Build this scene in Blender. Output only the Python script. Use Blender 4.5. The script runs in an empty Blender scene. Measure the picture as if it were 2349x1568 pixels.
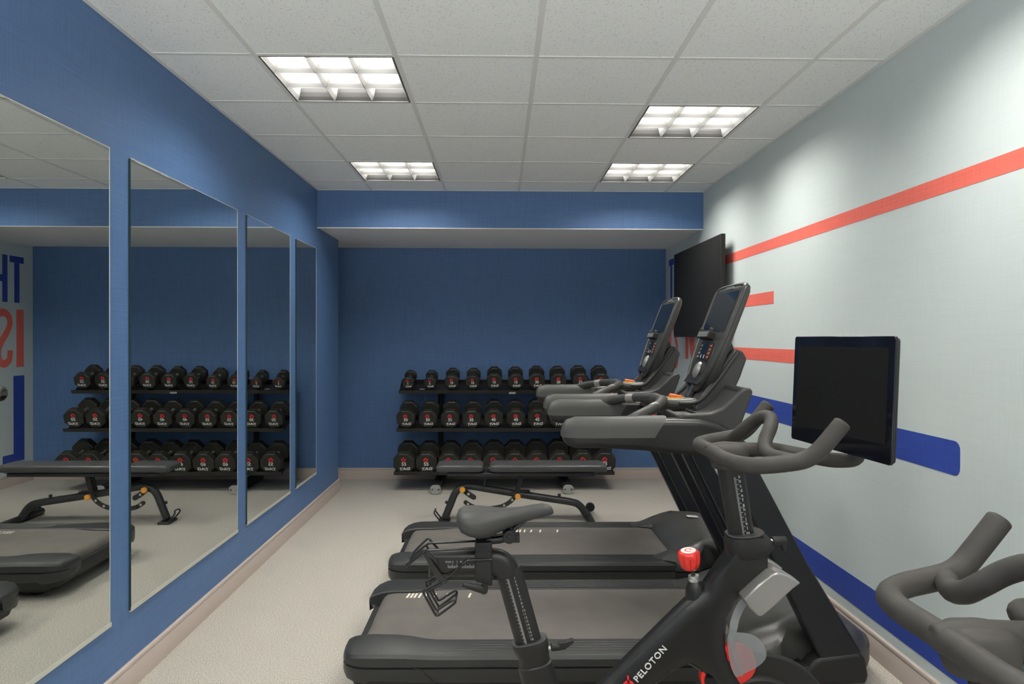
import bpy, bmesh, math, random
from mathutils import Vector, Matrix
from mathutils.geometry import delaunay_2d_cdt
PI = math.pi
S = bpy.context.scene
COL = S.collection

# ------------------------------------------------------------------ camera, world, exposure
cam_d = bpy.data.cameras.new('camera')
cam = bpy.data.objects.new('camera', cam_d)
COL.objects.link(cam)
cam_d.sensor_fit = 'HORIZONTAL'
cam_d.sensor_width = 36.0
cam_d.lens = 36.0 * 1611.04 / 2349.0
cam_d.clip_start = 0.02
YAW, PIT, ROL = 0.0175, 0.0058, 0.0021
cam.matrix_world = (Matrix.Translation((0, 0, 1.4391)) @ Matrix.Rotation(-YAW, 4, 'Z')
                    @ Matrix.Rotation(PI / 2 - PIT, 4, 'X') @ Matrix.Rotation(ROL, 4, 'Z'))
S.camera = cam
S.view_settings.view_transform = 'Standard'
S.view_settings.look = 'None'
S.view_settings.gamma = 1.0
S.view_settings.use_curve_mapping = False
S.view_settings.exposure = 0.0
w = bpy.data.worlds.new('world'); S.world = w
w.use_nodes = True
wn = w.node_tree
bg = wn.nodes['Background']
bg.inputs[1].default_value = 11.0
# added glow from below the horizon, through the unwalled end, to lift the ceiling
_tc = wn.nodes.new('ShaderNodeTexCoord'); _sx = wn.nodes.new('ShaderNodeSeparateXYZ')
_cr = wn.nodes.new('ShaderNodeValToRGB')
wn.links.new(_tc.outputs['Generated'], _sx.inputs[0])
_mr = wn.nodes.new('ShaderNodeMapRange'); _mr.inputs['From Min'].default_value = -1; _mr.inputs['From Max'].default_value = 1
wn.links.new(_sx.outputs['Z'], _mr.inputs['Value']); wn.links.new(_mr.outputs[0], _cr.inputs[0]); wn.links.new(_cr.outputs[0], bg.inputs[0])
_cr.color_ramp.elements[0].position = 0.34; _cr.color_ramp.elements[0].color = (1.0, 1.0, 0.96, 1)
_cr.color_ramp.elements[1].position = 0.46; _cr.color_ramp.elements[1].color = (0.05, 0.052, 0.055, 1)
LAMP = 40.0        # strength of the fluorescent tubes in the ceiling troffers
S.cycles.max_bounces = 10
S.cycles.diffuse_bounces = 5
S.cycles.glossy_bounces = 4
S.cycles.transmission_bounces = 6
S.cycles.sample_clamp_indirect = 4.0
S.cycles.sample_clamp_direct = 0.0
S.cycles.use_denoising = True
S.cycles.blur_glossy = 0.5

# ------------------------------------------------------------------ measures of the room
XL, XR = -1.514, 1.70
ZC = 2.658
YB, ZB = 5.849, 2.351          # beam face, beam underside
YW, YE = 7.17, 6.614           # far wall, end of the mirror wall
Y0 = -2.4                      # open end behind the camera, left unwalled to let the added glow in
T = 0.6096; GX, GY = -1.0625, 2.4499
XA = -2.35                     # alcove side wall

# ------------------------------------------------------------------ materials
M = {}
def mat(name, col, rough=0.5, metal=0.0, spec=0.5, var=0.0, vs=(60, 60, 60), bump=0.0, bs=(80, 80, 80), bd=0.002,
        emit=0.0, trans=0.0, alpha=1.0, coat=0.0, detail=2.0, ior=1.45):
    m = bpy.data.materials.new(name); m.use_nodes = True
    nt = m.node_tree; b = nt.nodes['Principled BSDF']
    b.inputs['Base Color'].default_value = (*col, 1)
    b.inputs['Roughness'].default_value = rough
    b.inputs['Metallic'].default_value = metal
    b.inputs['Specular IOR Level'].default_value = spec
    b.inputs['Transmission Weight'].default_value = trans
    b.inputs['Alpha'].default_value = alpha
    b.inputs['IOR'].default_value = ior
    b.inputs['Coat Weight'].default_value = coat
    if emit:
        b.inputs['Emission Color'].default_value = (*col, 1)
        b.inputs['Emission Strength'].default_value = emit
    if var or bump:
        tc = nt.nodes.new('ShaderNodeTexCoord')
    def noise(scale):
        mp = nt.nodes.new('ShaderNodeMapping'); mp.inputs['Scale'].default_value = scale
        nt.links.new(tc.outputs['Object'], mp.inputs['Vector'])
        n = nt.nodes.new('ShaderNodeTexNoise'); n.inputs['Scale'].default_value = 1.0
        n.inputs['Detail'].default_value = detail
        nt.links.new(mp.outputs[0], n.inputs['Vector'])
        return n
    if var:
        fac = None
        for sc in (vs if isinstance(vs[0], (tuple, list)) else [vs]):
            n = noise(sc)
            if fac is None: fac = n.outputs['Fac']
            else:
                a = nt.nodes.new('ShaderNodeMath'); a.operation = 'MULTIPLY_ADD'
                nt.links.new(n.outputs['Fac'], a.inputs[0]); a.inputs[1].default_value = 1.0
                nt.links.new(fac, a.inputs[2])
                s = nt.nodes.new('ShaderNodeMath'); s.operation = 'SUBTRACT'
                nt.links.new(a.outputs[0], s.inputs[0]); s.inputs[1].default_value = 0.5
                fac = s.outputs[0]
        mr = nt.nodes.new('ShaderNodeMapRange')
        mr.inputs['From Min'].default_value = 0.25; mr.inputs['From Max'].default_value = 0.75
        mr.inputs['To Min'].default_value = 1 - var; mr.inputs['To Max'].default_value = 1 + var
        nt.links.new(fac, mr.inputs['Value'])
        v = nt.nodes.new('ShaderNodeVectorMath'); v.operation = 'SCALE'
        v.inputs[0].default_value = col
        nt.links.new(mr.outputs[0], v.inputs['Scale'])
        nt.links.new(v.outputs[0], b.inputs['Base Color'])
    if bump:
        n = noise(bs)
        bp = nt.nodes.new('ShaderNodeBump'); bp.inputs['Strength'].default_value = bump
        bp.inputs['Distance'].default_value = bd
        nt.links.new(n.outputs['Fac'], bp.inputs['Height'])
        nt.links.new(bp.outputs[0], b.inputs['Normal'])
    M[name] = m
    return m

WEAVE = [(210, 210, 5), (5, 5, 260)]
mat('blue_wallpaper', (0.082, 0.160, 0.322), 0.5, spec=0.35, var=0.11, vs=WEAVE, bump=0.1, bs=(160, 160, 160), bd=0.001)
mat('pale_wallpaper', (0.585, 0.645, 0.635), 0.6, spec=0.3, var=0.025, vs=WEAVE, bump=0.08, bs=(160, 160, 160), bd=0.001)
mat('coral_print', (0.78, 0.155, 0.115), 0.6, spec=0.3, var=0.09, vs=WEAVE)
mat('blue_print', (0.034, 0.07, 0.35), 0.6, spec=0.3, var=0.12, vs=WEAVE)
mat('white_drywall', (0.88, 0.87, 0.84), 0.7, spec=0.3, var=0.02, vs=(8, 8, 8))
mat('baseboard_paint', (0.47, 0.40, 0.355), 0.45, spec=0.4)
mat('plain_wall', (0.45, 0.46, 0.45), 0.7)
mat('tee_paint', (0.74, 0.74, 0.71), 0.5)
mat('carpet', (0.455, 0.425, 0.375), 0.95, spec=0.1, var=0.42, vs=[(170, 170, 170), (380, 380, 380)], bump=0.6, bs=(260, 260, 260), bd=0.006, detail=3)
mat('mirror_glass', (0.83, 0.86, 0.83), 0.0, metal=1.0)
mat('glass_edge', (0.03, 0.05, 0.045), 0.1, spec=0.6)  # colour darkened to hold the shadow along the mirror's edge
mat('channel_metal', (0.66, 0.66, 0.58), 0.35, metal=0.35)
mat('lamp_white', (0.80, 0.80, 0.78), 0.35, spec=0.5)
mat('louvre_metal', (0.155, 0.155, 0.15), 0.4, spec=0.25)
mat('louvre_shade', (0.035, 0.035, 0.034), 0.5, spec=0.1)  # darker copy: shade put into the far faces of the last louvre row
mat('lamp_frame', (0.10, 0.10, 0.09), 0.5)
mat('lamp_tube', (1.0, 0.975, 0.92), 0.5, emit=LAMP)
mat('rail_plastic', (0.031, 0.032, 0.031), 0.40, spec=0.45, bump=0.15, bs=(500, 500, 500), bd=0.0006)
mat('dark_plastic', (0.015, 0.0153, 0.015), 0.5, spec=0.4, bump=0.1, bs=(500, 500, 500), bd=0.0005)
mat('hood_plastic', (0.046, 0.045, 0.042), 0.36, spec=0.55, bump=0.06, bs=(4, 4, 4), bd=0.002)
mat('mast_plastic', (0.038, 0.038, 0.037), 0.45, spec=0.45)
mat('console_plastic', (0.058, 0.057, 0.053), 0.34, metal=0.3, spec=0.55)
mat('upright_metal', (0.012, 0.0125, 0.015), 0.42, spec=0.4)
mat('arm_plastic', (0.016, 0.016, 0.0155), 0.34, spec=0.45)
mat('grip_rubber', (0.076, 0.076, 0.072), 0.5, spec=0.35, bump=0.15, bs=(450, 450, 450), bd=0.0006)
mat('grip_dark', (0.040, 0.040, 0.038), 0.5, spec=0.4)
mat('belt_rubber', (0.118, 0.107, 0.095), 0.6, spec=0.4, var=0.1, vs=(9, 9, 9), bump=0.5, bs=(500, 500, 500), bd=0.001)
mat('belt_mark', (0.75, 0.71, 0.60), 0.6)
mat('black_gloss', (0.006, 0.0065, 0.008), 0.06, spec=0.6)
mat('tv_glass', (0.020, 0.020, 0.020), 0.55, spec=0.15)
mat('screen_dark', (0.010, 0.018, 0.028), 0.08, spec=0.7)
mat('screen_matte', (0.0135, 0.0135, 0.0135), 0.6, spec=0.12)
mat('sensor_metal', (0.30, 0.295, 0.275), 0.35, metal=0.5)
mat('chrome', (0.88, 0.87, 0.84), 0.28, metal=1.0)
mat('steel', (0.45, 0.45, 0.43), 0.3, metal=0.9)
mat('red_plastic', (0.75, 0.030, 0.022), 0.25, spec=0.5, coat=0.3)
mat('orange_plastic', (0.85, 0.17, 0.05), 0.35)
mat('yellow_plastic', (0.75, 0.60, 0.08), 0.4)
mat('white_print', (0.72, 0.72, 0.70), 0.5)
mat('faint_print', (0.42, 0.42, 0.40), 0.5)
mat('red_print', (0.70, 0.025, 0.03), 0.5)
mat('urethane', (0.023, 0.0225, 0.019), 0.42, spec=0.45)
mat('rack_metal', (0.021, 0.021, 0.021), 0.4, spec=0.45)
mat('end_cap', (0.28, 0.28, 0.27), 0.45)
mat('pin_light', (0.46, 0.43, 0.38), 0.6)
mat('bench_vinyl', (0.060, 0.060, 0.060), 0.36, spec=0.5, bump=0.1, bs=(300, 300, 300), bd=0.0005)
mat('bench_metal', (0.025, 0.027, 0.028), 0.38, spec=0.5)
mat('knob_orange', (0.80, 0.34, 0.045), 0.4)
mat('bike_black', (0.0125, 0.0122, 0.0118), 0.36, spec=0.5)
mat('bike_satin', (0.016, 0.0157, 0.015), 0.45, spec=0.45)
mat('bar_rubber', (0.048, 0.0445, 0.040), 0.62, spec=0.35, var=0.12, vs=(22, 22, 22), bump=0.2, bs=(500, 500, 500), bd=0.0005)
mat('saddle_top', (0.050, 0.050, 0.048), 0.5, spec=0.4, bump=0.12, bs=(500, 500, 500), bd=0.0005)
mat('saddle_side', (0.045, 0.045, 0.044), 0.45, spec=0.45)
mat('wire_black', (0.012, 0.012, 0.012), 0.22, spec=0.6)
mat('display_frame', (0.007, 0.0075, 0.012), 0.09, spec=0.6)
mat('smoke_plastic', (0.30, 0.295, 0.28), 0.2, spec=0.6, metal=0.5)

def add_clear(name, col, rough, a):
    m = mat(name, col, rough, spec=0.5, alpha=a)
    return m
add_clear('frosted_guard', (0.34, 0.365, 0.365), 0.3, 0.42)
add_clear('clear_strip', (0.40, 0.42, 0.42), 0.15, 0.45)

def ceiling_mat():
    m = bpy.data.materials.new('ceiling_tile'); m.use_nodes = True
    nt = m.node_tree; b = nt.nodes['Principled BSDF']
    b.inputs['Roughness'].default_value = 0.9; b.inputs['Specular IOR Level'].default_value = 0.15
    tc = nt.nodes.new('ShaderNodeTexCoord')
    vo = nt.nodes.new('ShaderNodeTexVoronoi'); vo.inputs['Scale'].default_value = 115
    vo.inputs['Randomness'].default_value = 1.0
    nt.links.new(tc.outputs['Object'], vo.inputs['Vector'])
    no = nt.nodes.new('ShaderNodeTexNoise'); no.inputs['Scale'].default_value = 60
    nt.links.new(tc.outputs['Object'], no.inputs['Vector'])
    # pin holes: small voronoi cells kept only where the noise is high
    lt = nt.nodes.new('ShaderNodeMapRange'); lt.inputs['From Min'].default_value = 0.16; lt.inputs['From Max'].default_value = 0.26
    nt.links.new(vo.outputs['Distance'], lt.inputs['Value'])
    gt = nt.nodes.new('ShaderNodeMapRange'); gt.inputs['From Min'].default_value = 0.46; gt.inputs['From Max'].default_value = 0.52
    gt.inputs['To Min'].default_value = 1; gt.inputs['To Max'].default_value = 0
    nt.links.new(no.outputs['Fac'], gt.inputs['Value'])
    mx = nt.nodes.new('ShaderNodeMath'); mx.operation = 'MAXIMUM'
    nt.links.new(lt.outputs[0], mx.inputs[0]); nt.links.new(gt.outputs[0], mx.inputs[1])
    mix = nt.nodes.new('ShaderNodeMix'); mix.data_type = 'RGBA'
    mix.inputs['A'].default_value = (0.42, 0.415, 0.39, 1); mix.inputs['B'].default_value = (0.90, 0.915, 0.895, 1)
    nt.links.new(mx.outputs[0], mix.inputs['Factor'])
    nt.links.new(mix.outputs['Result'], b.inputs['Base Color'])
    M['ceiling_tile'] = m
ceiling_mat()

# ------------------------------------------------------------------ mesh helpers
V = Vector
def link_mesh(name, bm, m, parent=None, smooth=35, bevel=0.0, seg=2, loc=None, mods=True):
    bmesh.ops.recalc_face_normals(bm, faces=bm.faces[:])
    me = bpy.data.meshes.new(name)
    bm.to_mesh(me); bm.free()
    for mm in (m if isinstance(m, (list, tuple)) else [m]):
        me.materials.append(M[mm])
    if smooth:
        me.polygons.foreach_set('use_smooth', [True] * len(me.polygons))
        me.set_sharp_from_angle(angle=math.radians(smooth))
    o = bpy.data.objects.new(name, me); COL.objects.link(o)
    if parent is not None: o.parent = parent
    if loc is not None: o.location = loc
    if bevel:
        b = o.modifiers.new('bevel', 'BEVEL'); b.width = bevel; b.segments = seg
        b.limit_method = 'ANGLE'; b.angle_limit = math.radians(32); b.harden_normals = False
    return o

def thing(name, label, cat, loc=(0, 0, 0), group=None):
    o = bpy.data.objects.new(name, None); COL.objects.link(o)
    o.empty_display_size = 0.1
    o.location = loc; o['label'] = label; o['category'] = cat
    if group: o['group'] = group
    return o

def struct(o):
    o['kind'] = 'structure'; return o

def box(bm, x0, x1, y0, y1, z0, z1, mx=None, mi=0):
    vs = [bm.verts.new(V((x, y, z))) for x in (x0, x1) for y in (y0, y1) for z in (z0, z1)]
    fs = [(0, 1, 3, 2), (4, 6, 7, 5), (0, 4, 5, 1), (2, 3, 7, 6), (0, 2, 6, 4), (1, 5, 7, 3)]
    for f in fs:
        bm.faces.new([vs[i] for i in f]).material_index = mi
    if mx is not None: bmesh.ops.transform(bm, matrix=mx, verts=vs)
    return vs

def prism(bm, poly, a, b, axis='Y', mx=None, mi=0):
    """poly: 2-d outline; extruded from a to b along axis. XZ outline for Y, YZ for X, XY for Z"""
    def pt(p, t):
        return V((p[0], t, p[1])) if axis == 'Y' else V((t, p[0], p[1])) if axis == 'X' else V((p[0], p[1], t))
    A = [bm.verts.new(pt(p, a)) for p in poly]; B = [bm.verts.new(pt(p, b)) for p in poly]
    n = len(poly)
    bm.faces.new(A).material_index = mi; bm.faces.new(B[::-1]).material_index = mi
    for i in range(n):
        bm.faces.new((A[i], A[(i + 1) % n], B[(i + 1) % n], B[i])).material_index = mi
    if mx is not None: bmesh.ops.transform(bm, matrix=mx, verts=A + B)

def loft(bm, rings, cap=True, closed=False, mi=0):
    R = [[bm.verts.new(V(p)) for p in r] for r in rings]
    n = len(R[0]); k = len(R)
    for i in range(k if closed else k - 1):
        a, b = R[i], R[(i + 1) % k]
        for j in range(n):
            bm.faces.new((a[j], a[(j + 1) % n], b[(j + 1) % n], b[j])).material_index = mi
    if cap and not closed:
        bm.faces.new(R[0][::-1]).material_index = mi; bm.faces.new(R[-1]).material_index = mi

def rrect(w, h, r, n=4):
    r = min(r, w / 2 - 1e-5, h / 2 - 1e-5)
    out = []
    for cx, cy, a0 in ((w / 2 - r, h / 2 - r, 0), (-w / 2 + r, h / 2 - r, PI / 2), (-w / 2 + r, -h / 2 + r, PI), (w / 2 - r, -h / 2 + r, 1.5 * PI)):
        for i in range(n + 1):
            a = a0 + PI / 2 * i / n
            out.append((cx + r * math.cos(a), cy + r * math.sin(a)))
    return out

def crom(pts, sub=6):
    pts = [V(p) for p in pts]; out = []
    n = len(pts)
    for i in range(n - 1):
        p0 = pts[max(i - 1, 0)]; p1 = pts[i]; p2 = pts[i + 1]; p3 = pts[min(i + 2, n - 1)]
        for k in range(sub):
            t = k / sub
            out.append(0.5 * ((2 * p1) + (p2 - p0) * t + (2 * p0 - 5 * p1 + 4 * p2 - p3) * t * t + (3 * p1 - p0 - 3 * p2 + p3) * t ** 3))
    out.append(pts[-1]); return out

def frames(path, up=V((0, 0, 1))):
    fr = []
    prev = None
    for i, p in enumerate(path):
        t = (path[min(i + 1, len(path) - 1)] - path[max(i - 1, 0)])
        if t.length < 1e-9: t = V((1, 0, 0))
        t.normalize()
        if prev is None:
            u = up - t * up.dot(t)
            if u.length < 1e-3: u = V((0, 1, 0)) - t * t.y
            u.normalize()
        else:
            u = prev - t * prev.dot(t); u.normalize()
        prev = u
        fr.append((p, t, u, t.cross(u)))
    return fr

def tube(bm, pts, r, n=12, sub=6, smooth=True, flat=1.0, cap=True, round_end=True, mi=0):
    path = crom(pts, sub) if smooth else [V(p) for p in pts]
    k = len(path)
    def rad(i):
        if isinstance(r, (int, float)): return r
        t = i / (k - 1) * (len(r) - 1); a = int(t); a2 = min(a + 1, len(r) - 1)
        return r[a] + (r[a2] - r[a]) * (t - a)
    rings = []
    fr = frames(path)
    for i, (p, t, u, v) in enumerate(fr):
        rr = rad(i)
        rings.append([p + u * (rr * math.sin(2 * PI * j / n)) + v * (rr * flat * math.cos(2 * PI * j / n)) for j in range(n)])
    if round_end:
        for e in (0, -1):
            p, t, u, v = fr[e]; rr = rad(0 if e == 0 else k - 1); sgn = -1 if e == 0 else 1
            extra = []
            for f, d in ((0.92, 0.16), (0.7, 0.28)):
                extra.append([p + t * sgn * rr * d + u * (rr * f * math.sin(2 * PI * j / n)) + v * (rr * f * flat * math.cos(2 * PI * j / n)) for j in range(n)])
            if e == 0: rings = extra[::-1] + rings
            else: rings = rings + extra
    loft(bm, rings, cap, mi=mi)

def lathe(bm, prof, n=20, mx=None, mi=0):
    """prof: (radius, height) pairs around Z"""
    rings = [[V((r * math.cos(2 * PI * j / n), r * math.sin(2 * PI * j / n), h)) for j in range(n)] for r, h in prof]
    if mx is not None: rings = [[mx @ p for p in r] for r in rings]
    loft(bm, rings, True, mi=mi)

def axis_mx(p, d, up=(0, 0, 1)):
    """matrix placing local Z along d at p"""
    d = V(d).normalized()
    q = d.to_track_quat('Z', 'Y')
    return Matrix.Translation(V(p)) @ q.to_matrix().to_4x4()

def smooth_poly(pts, sub=5):
    """closed catmull-rom outline"""
    n = len(pts); out = []
    P = [V((p[0], p[1], 0)) for p in pts]
    for i in range(n):
        p0, p1, p2, p3 = P[(i - 1) % n], P[i], P[(i + 1) % n], P[(i + 2) % n]
        for k in range(sub):
            t = k / sub
            q = 0.5 * ((2 * p1) + (p2 - p0) * t + (2 * p0 - 5 * p1 + 4 * p2 - p3) * t * t + (3 * p1 - p0 - 3 * p2 + p3) * t ** 3)
            out.append((q.x, q.y))
    return out

def inflate(bm, poly, yc, R, Tn, step=0.012, edge=0.35, mi=0, efun=None):
    """a puffed solid with the given XZ outline, half thickness Tn about the plane y = yc"""
    n = len(poly)
    P = [V((p[0], p[1])) for p in poly]
    def dist(q):
        best = 9
        for i in range(n):
            a, b = P[i], P[(i + 1) % n]
            ab = b - a; t = max(0, min(1, (q - a).dot(ab) / max(ab.dot(ab), 1e-12)))
            best = min(best, (q - a - ab * t).length)
        return best
    def inside(q):
        c = False
        for i in range(n):
            a, b = P[i], P[(i + 1) % n]
            if (a.y > q.y) != (b.y > q.y) and q.x < (b.x - a.x) * (q.y - a.y) / (b.y - a.y) + a.x: c = not c
        return c
    pts = list(P)
    xs = [p.x for p in P]; ys = [p.y for p in P]
    x = min(xs)
    row = 0
    while x < max(xs):
        y = min(ys) + (step / 2 if row % 2 else 0)
        while y < max(ys):
            q = V((x, y))
            if inside(q) and dist(q) > step * 0.45: pts.append(q)
            y += step
        x += step * 0.87; row += 1
    # ring of points close to the rim keeps the edge round
    res = delaunay_2d_cdt(pts, [], [list(range(n))], 1, 1e-6)
    vo, fo = res[0], res[2]
    def h(q, onb):
        ed = efun(q) if efun else edge
        if onb: return Tn * ed
        d = min(1, dist(q) / R)
        return Tn * (ed + (1 - ed) * math.sqrt(max(0, 1 - (1 - d) ** 2)))
    orig = res[3]
    top = []; bot = []
    for i, q in enumerate(vo):
        onb = any(k < n for k in orig[i]) if orig[i] else dist(q) < 1e-5
        t = h(q, onb)
        top.append(bm.verts.new((q.x, yc - t, q.y))); bot.append(bm.verts.new((q.x, yc + t, q.y)))
    cnt = {}
    for f in fo:
        bm.faces.new([top[i] for i in f]).material_index = mi
        bm.faces.new([bot[i] for i in reversed(f)]).material_index = mi
        for k in range(len(f)):
            e = (f[k], f[(k + 1) % len(f)])
            cnt[e] = 1
    for (a, b) in list(cnt):
        if (b, a) not in cnt:
            bm.faces.new((top[a], top[b], bot[b], bot[a])).material_index = mi

def text_mesh(s, size, bold=0.0, shear=0.0, align='CENTER', extrude=0.0005, spacing=1.0):
    cu = bpy.data.curves.new('txt', 'FONT'); cu.body = s; cu.size = size
    cu.offset = bold; cu.shear = shear; cu.extrude = extrude; cu.align_x = align; cu.space_character = spacing
    cu.resolution_u = 3
    o = bpy.data.objects.new('txt', cu); COL.objects.link(o)
    dg = bpy.context.evaluated_depsgraph_get()
    me = bpy.data.meshes.new_from_object(o.evaluated_get(dg))
    bpy.data.objects.remove(o); bpy.data.curves.remove(cu)
    return me

def add_text(bm, s, size, mx, **k):
    me = text_mesh(s, size, **k)
    n0 = len(bm.verts)
    bm.from_mesh(me)
    bm.verts.ensure_lookup_table()
    bmesh.ops.transform(bm, matrix=mx, verts=bm.verts[n0:])
    bpy.data.meshes.remove(me)

def copy_tree(o, parent=None):
    c = o.copy(); COL.objects.link(c)
    if parent is not None: c.parent = parent
    for ch in list(o.children): copy_tree(ch, c)
    return c

# facing the camera (-Y): x right, y up
FACE = Matrix(((1, 0, 0, 0), (0, 0, -1, 0), (0, 1, 0, 0), (0, 0, 0, 1)))

# ================================================================== THE ROOM
TH = 0.12
bm = bmesh.new(); box(bm, XA - TH, XR + TH, Y0, YW + TH, -0.1, 0.0)
struct(link_mesh('floor', bm, 'carpet', smooth=0))
bm = bmesh.new(); box(bm, XL - TH, XL, Y0, YE, 0, ZC)
wall_l = struct(link_mesh('wall_left', bm, 'blue_wallpaper', smooth=0))
bm = bmesh.new(); box(bm, XA - TH, XR + TH, YW, YW + TH, 0, ZC)
struct(link_mesh('wall_back', bm, 'blue_wallpaper', smooth=0))
bm = bmesh.new(); box(bm, XR, XR + TH, Y0, YW, 0, ZC)
wall_r = struct(link_mesh('wall_right', bm, 'pale_wallpaper', smooth=0))
bm = bmesh.new(); box(bm, XA - TH, XA, YE - 1.2, YW, 0, ZC); box(bm, XA, XL - TH, YE - 1.2 - TH, YE - 1.2, 0, ZC)
struct(link_mesh('wall_alcove', bm, 'blue_wallpaper', smooth=0))
# beam: blue face, white underside that runs on into the alcove
bm = bmesh.new(); box(bm, XL, XR, YB, YB + 0.02, ZB, ZC)
struct(link_mesh('wall_beam', bm, 'blue_wallpaper', smooth=0))
bm = bmesh.new(); box(bm, XL, XR, YB + 0.021, YW, ZB, ZB + 0.02); box(bm, XA, XL, YE + 0.001, YW, ZB, ZB + 0.02)
box(bm, XL, XR, YB - 0.002, YB + 0.03, ZB - 0.006, ZB)
box(bm, XA, XL - TH - 0.001, YE - 1.2, YE, ZB, ZB + 0.02)
struct(link_mesh('ceiling_soffit', bm, 'white_drywall', smooth=0))

# baseboards with a moulded top
def bb_prof(d, h=0.114):
    return [(0, 0), (d, 0), (d, h * 0.74), (d * 0.78, h * 0.79), (d * 0.78, h * 0.83), (d * 0.95, h * 0.87), (d * 0.85, h * 0.96), (d * 0.4, h), (0, h)]
bm = bmesh.new()
prism(bm, [(XL + p[0], p[1]) for p in bb_prof(0.014)], Y0, YE, 'Y')
prism(bm, [(XL - p[0] - TH, p[1]) for p in bb_prof(0.014)], Y0 + 3, YE, 'Y')
prism(bm, [(YE + p[0], p[1]) for p in bb_prof(0.014)], XL - TH - 0.014, XL + 0.014, 'X')
struct(link_mesh('baseboard_left', bm, 'baseboard_paint', smooth=30))
bm = bmesh.new(); prism(bm, [(XR - p[0], p[1]) for p in bb_prof(0.014)], Y0, YW, 'Y')
struct(link_mesh('baseboard_right', bm, 'baseboard_paint', smooth=30))
bm = bmesh.new(); prism(bm, [(YW - p[0], p[1]) for p in bb_prof(0.014)], XA, XR - 0.014, 'X')
struct(link_mesh('baseboard_back', bm, 'baseboard_paint', smooth=30))

# mural on the pale wall: stripes and big letters, thin print on the wall face
def wall_poly(bm, pts):
    """pts: (Y, Z) outline on the right wall"""
    prism(bm, pts, XR - 0.0012, XR - 0.0001, 'X')
def stripe(pts, m):
    bm = bmesh.new(); wall_poly(bm, pts)
    return link_mesh('mural_stripe', bm, m, wall_r, smooth=0)
Yn = -2.3
stripe([(5.95, 2.062), (Yn, 2.062), (Yn, 1.995), (5.95, 1.995)], 'coral_print')
stripe([(5.95, 1.734), (4.330, 1.734), (4.330, 1.656), (5.95, 1.656)], 'coral_print')
stripe([(5.95, 1.375), (3.45, 1.375), (3.45, 1.296), (5.95, 1.296)], 'coral_print')
stripe([(6.0, 1.058), (2.592, 1.058), (2.580, 1.056), (2.569, 1.049), (2.562, 1.038), (2.560, 1.026), (2.560, 0.961), (2.562, 0.949), (2.569, 0.938), (2.580, 0.931), (2.592, 0.929), (6.0, 0.929)], 'blue_print')
stripe([(6.0, 0.300), (Yn, 0.300), (Yn, 0.163), (6.0, 0.163)], 'blue_print')
bm = bmesh.new()
def rc(bm, y0, y1, z0, z1): wall_poly(bm, [(y0, z0), (y1, z0), (y1, z1), (y0, z1)])
# T, H, L in blue; y falls to the right as one reads
rc(bm, 7.035, 6.835, 2.160, 2.222); rc(bm, 6.972, 6.900, 1.772, 2.159)
rc(bm, 6.805, 6.735, 1.772, 2.222); rc(bm, 6.734, 6.656, 1.965, 2.03); rc(bm, 6.655, 6.585, 1.772, 2.222)
rc(bm, 7.040, 6.885, 0.225, 1.060); rc(bm, 6.884, 6.735, 0.225, 0.305)
link_mesh('mural_lettering', bm, 'blue_print', wall_r, smooth=0)
bm = bmesh.new()
rc(bm, 7.033, 6.928, 1.147, 1.707)
# S as a bent ribbon
sp = crom([(0, 6.655, 1.56), (0, 6.665, 1.63), (0, 6.71, 1.668), (0, 6.77, 1.668), (0, 6.825, 1.63), (0, 6.835, 1.56), (0, 6.80, 1.49),
           (0, 6.72, 1.39), (0, 6.68, 1.31), (0, 6.69, 1.23), (0, 6.73, 1.188), (0, 6.78, 1.186), (0, 6.83, 1.225), (0, 6.84, 1.31)], 5)
L1 = []; L2 = []
for i, p in enumerate(sp):
    t = sp[min(i + 1, len(sp) - 1)] - sp[max(i - 1, 0)]; t.normalize(); nrm = V((0, -t.z, t.y)) * 0.036
    L1.append(p + nrm); L2.append(p - nrm)
for i in range(len(sp) - 1):
    a, b, c, d = L1[i], L1[i + 1], L2[i + 1], L2[i]
    wall_poly(bm, [(a.y, a.z), (b.y, b.z), (c.y, c.z), (d.y, d.z)])
# the next letter, cut by the television
rc(bm, 6.400, 6.300, 1.252, 1.707)
wall_poly(bm, [(6.285, 1.707), (6.285, 1.46), (6.20, 1.252), (6.10, 1.252), (6.10, 1.707)])
link_mesh('mural_lettering', bm, 'coral_print', wall_r, smooth=0)

# ceiling: tee grid, lay-in tiles, wall angles
lights = [(0, 1), (0, 4), (3, 2), (3, 4), (3, -1), (0, -3), (3, -4), (0, -6), (3, -6)]   # (column, row) of the troffers
bm = bmesh.new()
cols = [XL] + [GX + i * T for i in range(-0, 5)] + [XR]
rows = [Y0] + [GY + i * T for i in range(-7, 6)] + [YB]
tw = 0.011
for i in range(len(cols) - 1):
    for j in range(len(rows) - 1):
        ci, rj = i - 1, j - 8
        if (ci, rj) in lights: continue
        x0, x1, y0, y1 = cols[i], cols[i + 1], rows[j], rows[j + 1]
        box(bm, x0, x1, y0, y1, ZC + 0.003, ZC + 0.022)
struct(link_mesh('ceiling', bm, 'ceiling_tile', smooth=0))
bm = bmesh.new()
for x in cols[1:-1]: box(bm, x - tw, x + tw, Y0, YB, ZC, ZC + 0.0029)
for y in rows[1:-1]:
    for i in range(len(cols) - 1):
        a = cols[i] + (tw if i else 0); b = cols[i + 1] - (tw if i < len(cols) - 2 else 0)
        box(bm, a, b, y - tw, y + tw, ZC + 0.0005, ZC + 0.0029)
for a in ((XL, XL + 0.02, Y0, YB), (XR - 0.02, XR, Y0, YB), (XL + 0.02, XR - 0.02, YB - 0.02, YB)):
    box(bm, *a, ZC - 0.0005, ZC + 0.0028)
struct(link_mesh('trim_1', bm, 'tee_paint', smooth=0))
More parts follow.
